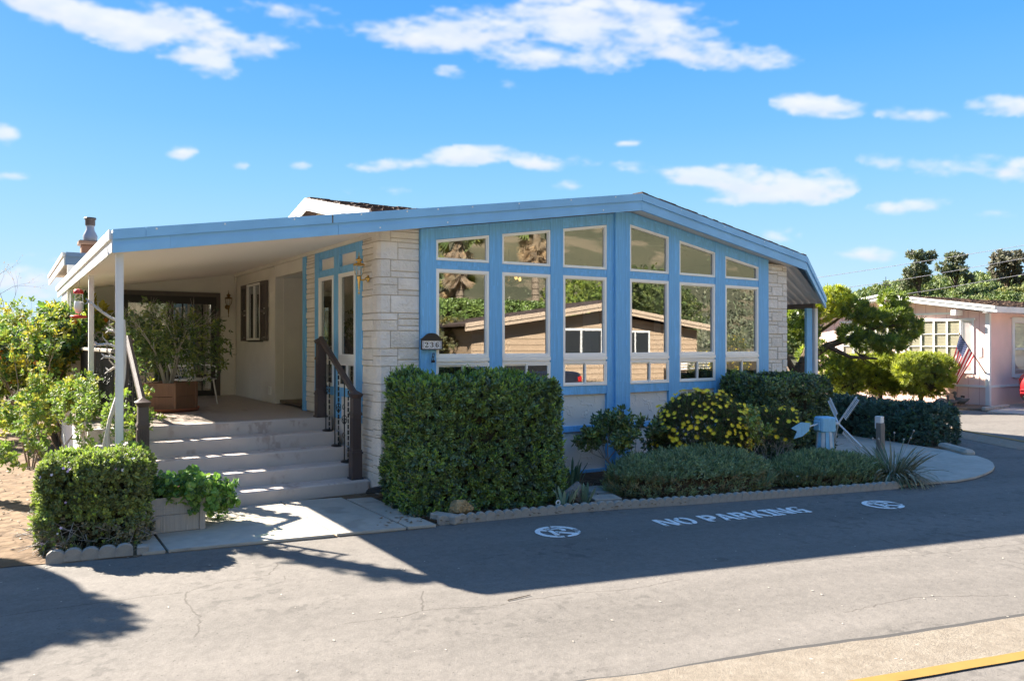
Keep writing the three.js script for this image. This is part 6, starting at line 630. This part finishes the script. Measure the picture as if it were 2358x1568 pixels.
// ------------------------------------------------------------ across the road behind the photographer: mirrored in the front windows
{ const H = thing('tan_home', 'tan lap-sided home across the road, mirrored in the front windows', 'house', Hs(0, -17), TH), tan = [0, 1, 2].map((k) => mat(L(.44 + k * .012, .32 + k * .012, .215 + k * .012), { roughness: .8 })), trim = mat(L(.54, .42, .31), { roughness: .7 }), x0 = 8.6, x1 = 27, ax = 17, top = (x) => x < ax ? lerp(2.35, 3.5, (x - x0) / (ax - x0)) : lerp(3.5, 2.5, (x - ax) / (x1 - ax));
  // front faces the blue home: outward is -z here
  mesh('wall', prism([[x0, 0], [x1, 0], [x1, 2.4], [ax, 3.4], [x0, 2.25]], .02, .14), tan[0], H); for (let i = 0; i < 14; i++) { const y = .15 + i * .225; let a = x0, b = x1; if (y + .22 > 2.25) { a = lerp(x0, ax, clamp((y + .225 - 2.25) / 1.15)); b = lerp(x1, ax, clamp((y + .225 - 2.4) / 1.0)); } if (b - a < .6) continue; mesh('siding_board', hexa([V(a, y, .0), V(b, y, .0), V(b, y, .02), V(a, y, .02)], V(0, .21, .0305)), tan[i % 3], H); }
  const rb = (a, b, z0, z1, h0, h1) => uvm(new ConvexGeometry([a, b].flatMap(([x, h]) => [V(x, h + h0, z0), V(x, h + h1, z0), V(x, h + h0, z1), V(x, h + h1, z1)]))); for (const e of [[x0 - .5, 2.45], [x1 + .5, 2.6]]) { mesh('rake_board', rb([ax, 3.75], e, -.62, -.58, -.26, -.1), trim, H); mesh('rake_cap', rb([ax, 3.75], e, -.66, -.63, -.12, .03), trim, H); mesh('roof_deck', rb([ax, 3.75], e, -.6, 9, -.08, .0), M.shingle, H); }
  for (const [a, b] of [[12.2, 14.2], [21.4, 23.4]]) { const w = part('window', H); mesh('frame', frameG(rect(a, b, 1.2, 2.35), .09, -.05, -.01), M.white, w); mesh('pane', bx(a + .08, b - .08, 1.28, 2.27, -.03, -.028), mat(L(.03, .035, .04), { roughness: .08 }), w); mesh('meeting_rail', bx((a + b) / 2 - .04, (a + b) / 2 + .04, 1.28, 2.27, -.045, -.031), M.white, w); }
  mesh('side_wall', [bx(x0, x0 + .1, 0, 2.3, .14, 9), bx(x1 - .1, x1, 0, 2.4, .14, 9)], tan[0], H);
  const d = part('porch_rail', H); for (let i = 0; i < 6; i++) mesh('slat', bx(24, 26.6, .55 + i * .12, .62 + i * .12, -1.0, -.97), M.white, d); mesh('post', bx(23.9, 24, 0, 1.3, -1.0, -.92), M.white, d); }
struct('verge', slab([hl(-40, -13.6), hl(60, -13.6), hl(60, -60), hl(-40, -60)].reverse(), 0, .03), mat(L(.16, .15, .08), { map: cp(T.soil, .4), roughness: 1 }));
function palm(label, u, w, h, sd) { reseed(sd); const t = thing('fan_palm', label, 'palm tree', Hs(u, w), 0, 'palms across the road'); mesh('trunk', Array.from({ length: 24 }, (_, i) => limb(V(0, h * i / 24, 0), V(0, h * (i + 1) / 24, 0), .24, .19, 10)), mat(L(.24, .19, .14), { roughness: .95 }), t); const fan = mg(Array.from({ length: 11 }, (_, i) => { const g = strip(.9, .09, .5, 4); g.rotateZ((i - 5) * .2); g.translate(0, .7, 0); return g; }).concat([limb(V(0, 0, 0), V(0, .75, 0), .02, .012, 4)])); const l = [], s = []; for (let i = 0; i < 60; i++) { const a = rnd() * 6.283, e = rr(-.35, 1); l.push({ p: V(0, h, 0), d: V(Math.cos(a), e, Math.sin(a)).normalize(), s: rr(.9, 1.2), c: tint([[.07, .10, .02], [.12, .13, .02], [.05, .08, .02]], .25) }); } for (let i = 0; i < 110; i++) { const a = rnd() * 6.283; s.push({ p: V(Math.cos(a) * .2, h - rr(.1, 1.6), Math.sin(a) * .2), d: V(Math.cos(a) * .35, -1, Math.sin(a) * .35).normalize(), s: rr(.6, .9), c: tint([[.30, .22, .13], [.24, .17, .10], [.36, .28, .18]], .2) }); } instances('fronds', t, fan, LM.soft, l); instances('dead_skirt', t, fan, LM.soft, s); }
palm('tall fan palm with dry skirt mirrored in the middle transom window', 18.2, -30, 8.3, 131); palm('fan palm mirrored in the left transom window', 13.6, -30, 7.4, 132); palm('shorter fan palm mirrored low in the left picture window', 15.5, -36, 5.8, 133);
clippedHedge('tall_hedge', 'tall clipped hedge across the road mirrored in the left windows', ...hl(10.5, -23), TH, 4.5, .8, 3.5, { n: 9000, len: .16, wid: .09, cols: [[.05, .08, .02], [.07, .10, .025]], tipCols: HED.tipCols, twigs: 4, r: .4, seed: 134 });
reseed(140); const small = sprig(12, .15, .075, .16, 1.2);
crownTree('street_tree', 'dark round-headed tree across the road mirrored in the right windows', ...hl(31, -27), { y: 0, h: 6.2, r: 3.6, puffs: 20, per: 190, leaf: small, lo: .4, cols: WC }); crownTree('street_tree', 'yellow-green tree across the road mirrored behind the tan roof', ...hl(22.5, -30), { y: 0, h: 5.6, r: 3.6, puffs: 20, per: 190, leaf: small, lo: .45, cols: [[.14, .17, .02], [.10, .14, .02]] }); crownTree('street_tree', 'broad pine across the road mirrored in the far right windows', ...hl(40, -32), { y: 0, h: 6.6, r: 4.4, puffs: 22, per: 190, leaf: small, lo: .4, cols: WC });
crownTree('street_tree', 'brown bushy tree across the road mirrored in the left picture window', ...hl(8.2, -19.5), { y: 0, h: 3.1, r: 1.6, puffs: 14, per: 90, leaf: sprig(8, .12, .06, .1, 1.2), lo: .3, cols: [[.07, .075, .03], [.10, .09, .04], [.14, .12, .02]] });
daisyBush('yellow flowering bush across the road mirrored in the low right windows', ...hl(22.4, -13.2), { seed: 135, stems: 9, len: .34, rx: 1.1, ry: .65, rz: .6, cy: .7, n: 3500, fl: 240 }); daisyBush('second yellow flowering bush mirrored low in the rightmost window', ...hl(25.2, -13.6), { seed: 136, stems: 9, len: .5, rx: .8, ry: 1.0, rz: .6, cy: 1.1, n: 3500, fl: 160 });
car('parked_car', 'dark blue car across the road mirrored in the low left windows', L(.012, .016, .03), Hs(9.6, -12.0, .0), TH + Math.PI);
{ const P = [], I = [], NA = 90, NR = 30; for (let j = 0; j <= NR; j++) for (let i = 0; i <= NA; i++) { const a = lerp(-2.0, 1.25, i / NA), r = lerp(85, 520, (j / NR) ** 1.2), u = Math.cos(a - .6) * r, w = -Math.abs(Math.sin(.0)) ; const au = Math.sin(a) * r, aw = -Math.cos(a) * r; const p = Hs(au, aw); const rise = sstep(95, 430, r) * 120 * (.72 + .5 * fbm(au * .006 + 5, aw * .006, 4)) + sstep(95, 200, r) * 7 * fbm(au * .04, aw * .04 + 9, 4); P.push(p.x, rise - .05, p.z); if (i < NA && j < NR) { const q = j * (NA + 1) + i, b = q + NA + 1; I.push(q, q + 1, b, q + 1, b + 1, b); } } const g = new THREE.BufferGeometry(); g.setAttribute('position', new THREE.BufferAttribute(new Float32Array(P), 3)); g.setIndex(I); g.computeVertexNormals(); struct('mountain', uvm(g), mat(L(.31, .30, .26), { map: tex(1024, 1024, (u, v) => { const n = pf(u, v, 10, 7), r = sstep(.55, .68, pf(u + .3, v + .6, 24, 5)); return mixc(mixc([.42, .46, .36], [.66, .64, .52], n), [.86, .78, .68], r * .7); }, true, [.006, .006]), side: THREE.DoubleSide, roughness: 1 })); }
{ const t = crownTree('shade_tree', 'round-headed leafy tree just outside the left edge that shades the road', -8.12, 7.45, { y: 0, h: 4.0, r: .98, puffs: 34, per: 200, lo: .54, flat: .9, leaf: sprig(8, .075, .05, .07, 1.2), cols: WC }); mesh('solid_core', new THREE.SphereGeometry(1.08, 24, 16).translate(0, 2.85, 0), M.twigDark, t); }  // solid ball inside the crown is added to firm up its cast shadow
{ reseed(141); const l = []; const bush = mg(Array.from({ length: 30 }, (_, i) => { const g = leafGeo(rr(.18, .3), .15, .3, .2); g.rotateX(-rr(.1, 1.3)); g.rotateY(i * 2.4); g.translate(rr(-.6, .6), i * .015, rr(-.6, .6)); return g; })); for (let i = 0; i < 30000; i++) { const a = rr(-1.2, 1.25), r = rr(110, 420), au = Math.sin(a) * r, aw = -Math.cos(a) * r, p = Hs(au, aw), y = sstep(95, 430, r) * 120 * (.72 + .5 * fbm(au * .006 + 5, aw * .006, 4)); if (fbm(au * .02, aw * .02 + 4, 3) < .46) continue; l.push({ p: V(p.x, y, p.z), d: dirMix(QY, .5), s: r * rr(.012, .022), c: tint([[.07, .085, .045], [.10, .11, .06], [.12, .12, .075]], .3) }); } const o = instances('mountain_scrub', scene, bush, LM.soft, l); tag(o, 'grey-green scrub on the mountainside mirrored in the transom windows', 'scrub', null, 'stuff'); }
renderer.render(scene, camera);
